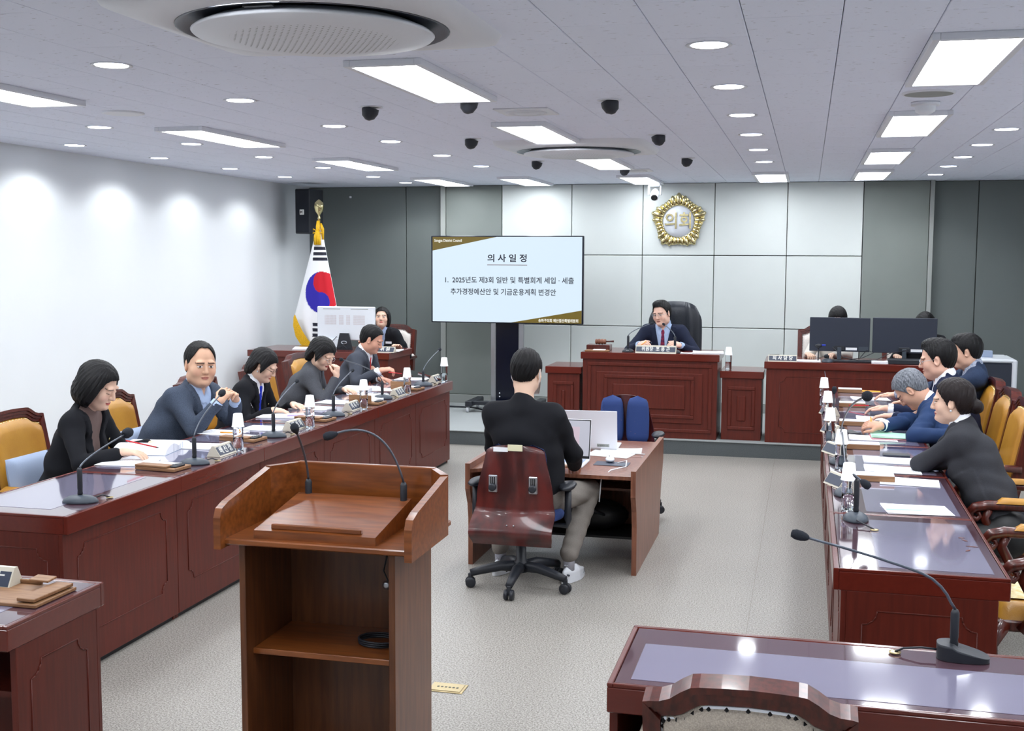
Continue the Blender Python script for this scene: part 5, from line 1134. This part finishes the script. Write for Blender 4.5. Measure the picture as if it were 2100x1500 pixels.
    def torso(F, g):
        w0 = (.112 if fem else .125)*bulk; w1 = (.108 if fem else .122)*bulk
        F.cap(P0+up*.02, P0+up*.22, w0+g, w0*.95+g, 0, l, 1.36); F.cap(P0+up*.22, N-up*.17-fw*.01, w0*.95+g, w1+g, .05, ls, 1.38)
        F.cap(sh[1]*.86+sh[-1]*.14-up*.01, sh[-1]*.86+sh[1]*.14-up*.01, .062*bulk+g, .062*bulk+g, .07)
        for sd in (1, -1): F.cap(N+up*.012-fw*.008, sh[sd]-up*.0, .046+g, .050+g, .045)
        if fem:
            for sd in (1, -1): F.ell(N-up*.22+ls*sd*.075+fw*.075, [.06+g]*3, np.eye(3), .05)
    def sleeves(F, g, full=True):
        for sd in (1, -1):
            S_, E, W, hd = limbs[sd]; cut = W-(W-E)/np.linalg.norm(W-E)*(.034 if full else -.004)
            F.cap(S_, S_*.5+E*.5, (.058 if fem else .066)*bulk+g, (.050 if fem else .057)+g, .03); F.cap(S_*.5+E*.5, E, (.050 if fem else .057)+g, (.045 if fem else .050)+g, .01)
            F.cap(E, cut, (.045 if fem else .050)+g, (.034 if fem else .038)+g, .012)
    torso(F, .010); sleeves(F, .003)
    nr = (.052 if fem else .064)*s*st.get('nk', 1)
    F.cap(N-up*.02-fw*.012, N+nz(Hp(0, -.03, -.06)-N)*.038-fw*.012, nr+.012, nr+.006, .02)
    O = N; RT_ = np.stack([ls, fw, up], 1); U, Vv, Wd = F.coords(O, RT_)
    bot = st.get('vdepth', .30); top_w = st.get('vwidth', .062)
    hw = top_w*np.clip((Wd+bot)/bot, 0, 1.25)
    if st.get('open'): hw = np.where(Wd < .0, np.maximum(hw, st['open']), hw)
    wr = .0035*np.sin(U*17+Wd*26+1.6*np.sin(Vv*19+Wd*9))+.0022*np.sin(Wd*47-U*21+2*np.sin(U*13+Vv*11))
    F.D = (F.D+wr).astype(np.float32)
    if jk != 'closed':
        vs = (np.abs(U)-hw)*.9
        if st.get('lapel', True):
            lw = np.interp(Wd, [-bot, -bot*.35, -bot*.3, .03], [.004, .062, .050, .04]); band = (vs > 0) & (vs < lw) & (Vv > 0) & (Vv < .2) & (Wd < .035)
            F.D = np.where(band, F.D-.010, F.D).astype(np.float32); F.D = np.where((np.abs(vs-lw-.004) < .006) & (Vv > 0) & (Vv < .2) & (Wd < .02) & (Wd > -bot), F.D+.005, F.D).astype(np.float32)
        vs = np.where(Vv > .20, 1.0, vs); fl = (U > 0) & (Wd < -bot) & (Vv > 0) & (Vv < .2); F.D = np.where(fl, F.D-.004, F.D).astype(np.float32)
        F.D = np.maximum(F.D, np.where((Vv > -.01) & (Vv < .20), -np.maximum(vs, -(Wd+bot)), -.2)).astype(np.float32)
        # keep the neck column clear
    P, Q = F.net(); mesh_np(st.get('jname', 'jacket'), place(P), Q, st['jmat'], root)
    if jk != 'closed':
        F = Field(np.minimum(P0, N)-.3, np.maximum(P0, N)+.3, jv*.8); torso(F, .001)
        nd = nz(Hp(0, -.03, -.06)-N); ch = st.get('collar', .052)
        F.cap(N-up*.03-fw*.002, N+nd*ch-fw*.004, nr+.012, nr+.007, .012)
        if not st.get('turtle'):
            U, Vv, Wd = F.coords(N, RT_); cv = (np.abs(U)-.030*np.clip((Wd+.015)/.05, 0, 2))
            F.D = np.maximum(F.D, np.where((Vv > 0) & (Wd > -.015), -cv, -.2)).astype(np.float32)
            band = (np.abs(U) < .055) & (Vv > 0) & (Wd > -.055+np.abs(np.abs(U)-.03)*.6) & (Wd < .06); F.D = np.where(band, F.D-.005, F.D).astype(np.float32)
        P, Q = F.net(); mesh_np('turtleneck' if st.get('turtle') else 'shirt', place(P), Q, st['smat'], root)
        if st.get('tie'):
            F = Field(np.minimum(P0, N)-.25, np.maximum(P0, N)+.25, .0065); torso(F, .009); U, Vv, Wd = F.coords(N, RT_)
            tw_ = np.interp(Wd, [-.45, -.07, -.045, -.02, .0], [.040, .017, .014, .022, .024]); msk = np.maximum(np.abs(U)-tw_, np.maximum(Wd-.005, -(Vv)))
            F.cap(N-up*.035+fw*.07, N-up*.012+fw*.062, .016, .020, .008)
            F.D = np.maximum(F.D, msk).astype(np.float32); P, Q = F.net(); mesh_np('tie', place(P), Q, st['tie'], root)
    # cuffs
    for sd in (1, -1):
        S_, E, W, hd = limbs[sd]
        if st.get('cuff') and hd and not hd.get('hide'):
            u = nz(W-E); a = W-u*.040; R = Vector(u).to_track_quat('Z', 'Y').to_matrix()
            MB().lathe([(.034 if fem else .038, -.01), (.036 if fem else .040, .0), (.034 if fem else .037, .034), (.026, .035), (.026, .0)], 22, R=R, T=tuple(a-root_off), cap=False).build('shirt_cuff', st['smat'], root)
    if st.get('pin'):
        p = N+up*-.13+ls*.095+fw*(.125); d = MB().lathe([(.001, .004), (.008, .003), (.009, 0)], 10, R=Vector(fw).to_track_quat('Z', 'Y').to_matrix(), T=tuple(p+fw*st.get('pinoff', .012)-root_off)); d.build('lapel_pin', 'gold', root)
    if st.get('glasses'):
        gl = MB(); ln = MB(); T = lambda x, y, z: tuple(Hp(x, y, z)-root_off)
        for e in (-1, 1):
            gl.tube([T(e*.032+.021*math.cos(a), .100-.10*abs(e*.032+.021*math.cos(a))*.3, .002+.0165*math.sin(a)) for a in [2*PI*k/20 for k in range(21)]], .0011 if st['glasses'] != 'thick' else .0018, 6)
            gl.tube([T(e*.053, .093, .006), T(e*.074, .07, .008), T(e*.082, .0, .008), T(e*.081, -.018, -.002)], .0014, 6)
        gl.tube([T(-.011, .103, .006), T(0, .105, .009), T(.011, .103, .006)], .0011, 6); gl.build('glasses', 'steel' if st['glasses'] != 'dark' else 'plastic', root)
    if st.get('mask'):
        T = lambda x, y, z: tuple(Hp(x, y, z)-root_off); m = MB()
        m.grid(lambda u, v: T(.068*math.sin((u-.5)*2.6), .045+.068*math.cos((u-.5)*2.6)+.018*math.sin(PI*v)*math.cos((u-.5)*2), -.105+.095*v), 14, 8)
        for e in (-1, 1): m.tube([T(e*.066, .05, -.02), T(e*.082, .0, .026), T(e*.088, -.022, .0), T(e*.084, -.012, -.035), T(e*.066, .045, -.095)], .0022, 6)
        m.build('face_mask', 'cloth_white', root)
    if st.get('socks'):
        for q_ in st['ankles']: MB().ball((q_[0]+.012-root_off[0], q_[1]-.034-root_off[1], q_[2]-.02), (.010, .005, .012), 10).build('sock_motif', 'red', root)
    if st.get('earring'): MB().ball(tuple(Hp(-.086 if st['earring'] < 0 else .086, .0, -.042)-root_off), .006, 8).build('earring', 'white_plastic', root)
    # legs
    tr = st.get('trousers'); F = Field(*[(np.minimum(P0, 0)+0)]*2, 1) if 0 else None
    kz = st.get('knee_z', .50); kn = st.get('knees') or [P0+f*.43+l*.13+zz*(kz-P0[2]), P0+f*.43-l*.13+zz*(kz-P0[2])]; an = st.get('ankles') or [kn[0]-f*.02-zz*(kz-.10-st.get('seat', 0)), kn[1]-f*.02-zz*(kz-.10-st.get('seat', 0))]
    kn = [V3(k) for k in kn]; an = [V3(a) for a in an]; pts = np.array([P0-.2, P0+.2]+kn+an); F = Field(pts.min(0)-.13, pts.max(0)+.13, .012 if not st.get('fineleg') else .0085)
    F.cap(P0+l*.07+up*.02, P0-l*.07+up*.02, .125, .125, 0)
    for k, a, q in zip(kn, an, (1, -1)): F.cap(P0+l*q*.10-zz*.02, k, .092, .070, .03); F.cap(k, a, .068, .054, .015)
    if st.get('fineleg'):
        X, Y, Z = F.coords((0, 0, 0), np.eye(3)); F.D = (F.D+.004*np.sin(Z*55+X*20)*np.sin(Z*31+Y*25)).astype(np.float32)
    P, Q = F.net(); mesh_np('trousers', place(P), Q, tr or 'black', root)
    for a in an:
        u = f if not st.get('shoe_dir') else nz(V3(st['shoe_dir']))
        z0 = st.get('seat', 0)
        if st.get('socks'): MB().tube([tuple(a-root_off+V3((0, 0, .03))), tuple(V3((a[0], a[1], z0+.07))-root_off)], [.036, .034], 14).build('sock', st['socks'], root)
        R = Matrix(((u[1], u[0], 0), (-u[0], u[1], 0), (0, 0, 1))); b0 = V3((a[0], a[1], z0))-root_off
        MB().grid(lambda p_, v_: tuple(b0+np.array(R @ Vector((.045*math.cos(2*PI*p_)*(1-.25*abs(math.sin(2*PI*p_)))*(1 if v_ < .5 else (1-v_)*1.4+.3), .06+.135*math.sin(2*PI*p_)*(1 if v_ < .6 else (1-v_)*1.3+.48) if v_ < .999 else .0+.06*math.sin(2*PI*p_), .024+.085*v_-(.045*v_*max(0, math.sin(2*PI*p_))))))), 24, 8).build('shoe', st.get('shoe', 'black'), root)
        MB().grid(lambda p_, v_: tuple(b0+np.array(R @ Vector((.050*math.cos(2*PI*p_)*(1-.22*abs(math.sin(2*PI*p_))), .06+.145*math.sin(2*PI*p_), .002+.026*v_)))), 24, 2).add([tuple(b0+np.array(R @ Vector((.050*math.cos(2*PI*k/24)*(1-.22*abs(math.sin(2*PI*k/24))), .06+.145*math.sin(2*PI*k/24), .002)))) for k in range(24)], [tuple(range(24))]).build('sole', st.get('sole', 'black'), root)
        if st.get('socks'): MB().tube([tuple(b0+np.array(R @ Vector((-.03, -.052, .05)))), tuple(b0+np.array(R @ Vector((0.0, -.06, .06)))), tuple(b0+np.array(R @ Vector((.03, -.052, .05))))], .006, 5).build('heel_tab', 'mic_grey', root)
    return root
c_black = cloth('cloth_black', (24, 25, 30)); c_greyblue = cloth('tweed_blue', (72, 82, 98), (54, 62, 78), 250); c_grey = cloth('tweed_grey', (84, 86, 92), (64, 66, 72), 300); c_dgrey = cloth('suit_grey', (68, 72, 82), (58, 62, 72), 400)
c_navy = cloth('suit_navy', (30, 36, 56)); c_blue = cloth('suit_blue', (36, 56, 92)); c_dkblue = cloth('suit_midnight', (26, 34, 60)); c_tweed2 = cloth('jacket_blue_grey', (48, 62, 88), (38, 50, 74), 250); c_char = cloth('suit_charcoal', (58, 59, 64), (50, 51, 56), 400)
c_white = cloth('shirt_white', (236, 238, 244)); c_ltblue = cloth('shirt_blue', (172, 192, 224)); c_brown = cloth('knit_brown', (112, 94, 90)); c_beige = cloth('jacket_beige', (214, 208, 200)); c_red = cloth('tie_red', (196, 34, 34)); c_tieb = cloth('scarf_blue', (40, 60, 190)); c_tien = cloth('tie_navy', (34, 28, 74), (150, 50, 70), 40); c_grtr = cloth('trousers_grey', (136, 130, 124), (124, 118, 112), 300); c_plaid = cloth('shirt_check', (190, 196, 210), (120, 130, 156), 90)
GL = 'people seated along the left row'; GR = 'people seated along the right row'
def pt(px, py, **k): p = at(px, py, **k); return (p.x, p.y, p.z)
# left row
person('person in black blazer and brown turtleneck writing in a thick open book', GL, (-4.26, 6.0, .52), -12, (-4.10, 5.98, 1.0), pt(202, 792, x=-4.0), 6, -26, 0,
       {'R': dict(w=(-3.78, 5.88, .825), d=(.96, .25, -.05), n=(0, .1, -1), curl=.3, pole=(-.6, -.7, -.5)), 'L': dict(w=(-3.80, 6.22, .815), d=(.9, -.1, -.1), curl=.25)},
       dict(fem=True, jacket='o', jmat=c_black, smat=c_brown, turtle=True, vdepth=.42, vwidth=.085, hair='bob', zl=ZL_BOB, ht=.012, vol=.012, pin=True, collar=.07, twist=-18, hs=1.15, nlow=.015, nk=1.05), .0034)
pen('red pen in the hand of the woman in black blazer', (-3.74, 5.86, .895), (-3.61, 5.99, .838), 'red')
hx = pt(461, 812, x=-3.72)
person('person in grey blazer with clasped hands looking towards the camera', GL, (-4.28, 7.08, .54), -24, (-4.11, 7.07, 1.06), pt(411, 748, x=-4.0), -42, -6, 3,
       {'R': dict(w=(-3.76, 6.99, .985), d=(.35, .62, .62), n=(-.2, .8, -.5), curl=.75, pole=(.1, -.5, -1)), 'L': dict(w=(-3.74, 7.18, .975), d=(.25, -.72, .60), n=(-.2, -.8, -.4), curl=.75, pole=(.1, .4, -1))},
       dict(jacket='o', jmat=c_greyblue, smat=c_ltblue, vdepth=.30, vwidth=.075, zl=ZL_BALD, ht=.006, eyes='open', gaze=.3, cuff=True, hs=1.19, bulk=1.2, jaw=1.06, nk=1.08, twist=-14, nlow=.01, skin=(216, 172, 144)), .0034)
person('person with short black hair and dark coat reading, blue scarf at the collar', GL, (-4.24, 8.05, .52), -14, (-4.08, 8.03, .98), pt(541, 750, x=-3.96), 8, -30, 0,
       {'R': dict(w=(-3.80, 7.88, .81), d=(.9, .3, -.1), curl=.4), 'L': dict(w=(-3.80, 8.22, .81), d=(.9, -.3, -.1), curl=.4)},
       dict(fem=True, jacket='o', jmat=c_black, smat=c_white, tie=c_tieb, vdepth=.30, vwidth=.062, hair='wsh', zl=ZL_WSH, ht=.010, glasses='dark', earring=1, pin=True, twist=-15, hs=1.05, bulk=1.05), .0038)
person('person in grey jacket with glasses, raised fist beside the cheek', GL, (-4.22, 9.05, .53), -10, (-4.04, 9.03, 1.0), pt(661, 727, x=-3.92), -12, -30, 0,
       {'R': dict(w=pt(690, 772, x=-3.74), d=(.05, .1, 1), n=(-.9, .2, 0), curl=1.25, pole=(.2, -.5, -1)), 'L': dict(w=(-3.8, 9.25, .81), d=(.9, -.2, -.1), curl=.4)},
       dict(fem=True, jacket='o', jmat=c_grey, smat=c_grey, turtle=True, vdepth=.22, vwidth=.05, hair='wsh', zl=ZL_WSH, ht=.018, vol=.004, wav=1.2, glasses='steel', twist=-25, hs=1.08, bulk=1.12, pin=True), .0040)
person('person in dark suit with bright red tie looking down, pen in hand', GL, (-4.24, 10.2, .53), -20, (-4.07, 10.2, 1.01), pt(763, 697, x=-3.96), 4, -26, 0,
       {'R': dict(w=(-3.76, 10.02, .90), d=(.95, .25, .15), n=(0, .3, -1), curl=.7, pole=(-.2, -.7, -.8)), 'L': dict(w=(-3.80, 10.12, .81), d=(.9, -.2, -.1), curl=.4)},
       dict(jacket='o', jmat=c_dgrey, smat=c_white, tie=c_red, vdepth=.34, vwidth=.075, zl=ZL_MAN, ht=.010, cuff=True, pin=True, twist=-20, skin=(214, 160, 136)), .0042)
pen('red pen in the hand of the man with the red tie', tuple(at(797, 764, y=9.98)), tuple(at(826, 767, y=10.1)), 'red')
# clerks at the back
person('woman clerk with shoulder-length hair and dark vest behind the white computer', 'people on the platform', (-4.52, 12.5, .66), -100, (-4.52, 12.42, 1.10), pt(783, 652, y=12.34), -75, 8, 0,
       {'R': dict(w=(-4.76, 12.1, .96), curl=.3), 'L': dict(w=(-4.34, 12.18, .93), curl=.3)}, dict(fem=True, jacket='o', jmat=c_black, smat=c_ltblue, bulk=.88, sw=.92, vdepth=.3, vwidth=.06, hair='bob', zl=ZL_BOB, ht=.008, eyes='open', seat=PZ, knee_z=.66), .0050)
o = MB().box((-.035, -.004, -.012), (.035, 0, .012)).build('name_badge', 'white_plastic', None)
ro = [x for x in bpy.data.objects if x.get('label', '').startswith('woman clerk')][0]; o.parent = ro; pb = at(797, 703, y=12.235); o.location = pb-ro.location
person('chairman in navy suit and checked tie holding white papers', 'people on the platform', (-1.42, 12.32, .68), -90, (-1.44, 12.22, 1.19), pt(1357, 644, y=12.14), -112, -10, -6,
       {'R': dict(w=(-1.64, 11.86, 1.05), d=(.55, -.75, .15), n=(.5, .3, -.6), curl=.75, pole=(-.8, .2, -.7)), 'L': dict(w=(-1.24, 11.88, 1.05), d=(-.5, -.75, .15), n=(-.5, .3, -.6), curl=.75, pole=(.8, .2, -.7))},
       dict(jacket='o', jmat=c_navy, smat=c_ltblue, tie=c_tien, vdepth=.34, vwidth=.075, zl=ZL_MAN, ht=.014, quiff=1, eyes='open', gaze=-.4, glasses='steel', cuff=True, pin=True, seat=PZ, knee_z=.66, bulk=1.05, skin=(232, 190, 170)), .0050)
pen('yellow pen in the hand of the chairman', tuple(at(1312, 710, y=11.76)), tuple(at(1326, 700, y=11.76)), 'yellow')
person('person with centre-parted black hair hidden behind the left black monitor', 'people on the platform', (.28, 12.5, .66), -90, (.28, 12.38, 1.08), pt(1718, 655, y=12.24), -92, -34, 0,
       {'R': dict(w=(.02, 12.0, .98), d=(.3, -.9, 0), curl=.5), 'L': dict(w=(.26, 11.98, .98), d=(-.3, -.9, 0), curl=.5)}, dict(fem=True, jacket='closed', jname='sweater', jmat=c_beige, smat=c_white, hair='long', zl=[(0, .085), (20, .08), (40, .05), (60, -.05), (75, -.15), (180, -.2)], ht=.012, seat=PZ, knee_z=.66), .0055)
person('person with black hair barely showing above the right black monitor', 'people on the platform', (1.14, 12.5, .66), -90, (1.14, 12.4, 1.04), pt(1897, 667, y=12.26), -92, -30, 0,
       {'R': dict(w=(.86, 12.02, .98), d=(.2, -.9, 0), curl=.5), 'L': dict(w=(1.3, 12.0, .98), curl=.5)}, dict(fem=True, jacket='closed', jname='sweater', jmat=c_black, smat=c_white, hair='bob', zl=ZL_BOB, ht=.012, seat=PZ, knee_z=.66), .0055)
# man in the middle, seen from behind
person('person in black jacket and grey trousers seated in the middle, back to the camera', 'people in the middle', (-1.55, 6.66, .54), 92, (-1.58, 6.66, 1.10), pt(1080, 765, y=6.69), 84, -16, 0,
       {'R': dict(w=(-1.36, 7.0, .66), d=(-.2, 1, 0), curl=.4, pole=(.7, -.3, -.8)), 'L': dict(w=(-1.80, 7.02, .66), d=(.2, 1, 0), curl=.4, pole=(-.7, -.3, -.8))},
       dict(jacket='closed', jmat=c_black, smat=c_white, zl=[(0, .05), (40, .03), (60, 0), (74, -.022), (84, -.0), (90, .028), (104, .026), (112, -.01), (135, -.055), (180, -.07)], ht=.017, mask=True, sw=1.0, nlow=.055, fineleg=True, trousers=c_grtr, socks=cloth('sock_grey', (176, 176, 186)), shoe='white_plastic', sole='white_plastic', skin=(232, 196, 172),
            knees=[(-1.80, 7.10, .50), (-1.28, 7.08, .50)], ankles=[(-1.79, 6.84, .17), (-1.345, 6.77, .17)], shoe_dir=(.25, 1, 0), nk=.95, bulk=1.06), .0034)
# right row
person('person in charcoal jacket with dark hair in a bun, arms folded on the desk', GR, (1.06, 6.55, .50), 176, (.93, 6.56, .98), pt(1952, 824, x=.79), 168, -6, 0,
       {'R': dict(w=(.86, 6.62, .86), d=(.1, -1, 0), n=(0, 0, -1), curl=.6, pole=(-1, .5, -.3), hide=True), 'L': dict(w=(.84, 6.84, .85), d=(.1, .9, 0), curl=.6, pole=(-1, -.3, -.3), hide=True)},
       dict(fem=True, jacket='o', jmat=c_char, smat=c_white, vdepth=.26, vwidth=.06, hair='bun', zl=ZL_BUN, ht=.010, hc='brown', earring=-1, twist=8, collar=.06, hs=1.05, eyes='open'), .0034)
person('grey-haired person in blue suit bowed low over the papers', GR, (1.08, 7.72, .52), 176, (.87, 7.68, .99), pt(1868, 800, x=.70), 168, -52, 0,
       {'R': dict(w=(.50, 8.02, .84), d=(-.9, .2, .1), n=(0, .5, -.8), curl=.7), 'L': dict(w=(.90, 7.70, .84), d=(-.2, 1, 0), curl=.5, pole=(-1, -.5, -.5), hide=True)},
       dict(jacket='o', jmat=c_blue, smat=c_white, vdepth=.3, vwidth=.07, zl=ZL_MAN, ht=.013, hc='grey', cuff=True, skin=(206, 158, 134), nk=1.0), .0036)
pen('orange pen held by the grey-haired man', (.44, 8.03, .82), (.43, 8.04, .90), 'yellow')
person('person with glasses in midnight blue suit between grey-haired and cropped-haired ones', GR, (1.12, 8.85, .54), 178, (1.02, 8.85, 1.06), pt(1921, 738, x=.90), 172, -12, 0,
       {'R': dict(w=(.60, 9.05, .83), d=(-.95, .2, 0), curl=.35), 'L': dict(w=(.62, 8.68, .82), d=(-.95, .1, 0), curl=.3)},
       dict(jacket='o', jmat=c_dkblue, smat=c_white, vdepth=.3, vwidth=.07, zl=ZL_MAN, ht=.013, quiff=.5, hs=1.08, glasses='steel', cuff=True, skin=(222, 176, 154), bulk=1.15, nk=1.1, jaw=1.05, eyes='open'), .0040)
pen('red pen under the hand of the man with glasses', tuple(at(1741, 832, z=.80)), tuple(at(1786, 832, z=.815)), 'red')
person('person with cropped black hair in blue-grey jacket, last of the right row', GR, (1.30, 9.75, .56), 180, (1.27, 9.75, 1.07), pt(1980, 722, x=1.18), 176, -14, 0,
       {'R': dict(w=(.72, 9.95, .83), d=(-.95, .1, 0), curl=.3), 'L': dict(w=(.80, 9.55, .82), d=(-.9, .2, 0), curl=.3)},
       dict(jacket='o', jmat=c_tweed2, smat=c_plaid, vdepth=.3, vwidth=.07, zl=ZL_MAN, ht=.014, quiff=.6, cuff=True, skin=(214, 170, 146)), .0044)

# ------------------------------------------------------------------ sub-parts sit under the part they belong to
SUB = {'windscreen': 'gooseneck', 'switch_plate': 'base', 'arm_pad': 'armrest', 'nail_trim': 'back_cushion', 'knob': 'adjuster_plate', 'slot': 'adjuster_plate', 'screen_bezel': 'screen_lid', 'screen_image': 'screen_lid', 'lid_label': 'screen_lid',
       'glass_top': 'desktop', 'desk_pad': 'desktop', 'label_strip': 'housing', 'info_plate': 'housing', 'sole': 'shoe', 'heel_tab': 'shoe', 'clip_wire': 'clip', 'badge_mark': 'badge', 'cable_grommet': 'cable', 'inner_ring': 'white_disc', 'gold_corner': 'panel_image', 'rule': 'panel_image', 'vent_grille': 'housing', 'grille_holes': 'cover_disc', 'caster': 'base_leg', 'book_ledge': 'book_rest', 'sticker': 'plywood_shell'}
LET = ('plate', 'panel_image', 'white_disc', 'screen_lid')
byp = {}
for o in list(bpy.data.objects):
    if o.parent is not None: byp.setdefault(o.parent, []).append(o)
def mid(o):
    v = o.data.vertices; n = len(v)
    return sum((v[i].co for i in range(0, n, max(1, n//12))), Vector())/len(range(0, n, max(1, n//12)))
for r, ch in byp.items():
    if r.parent is not None or r.type == 'MESH' and r.get('kind') == 'structure': continue
    for o in ch:
        want = LET if o.name.split('.')[0] == 'lettering' else (SUB.get(o.name.split('.')[0]),)
        cand = [q for q in ch if q.name.split('.')[0] in want and q is not o]
        if not cand: continue
        best = min(cand, key=lambda q: (mid(q)-(mid(o) if o.location.length == 0 else o.location)).length)
        if best.parent is r and not any(k.parent is o for k in ch): o.parent = best
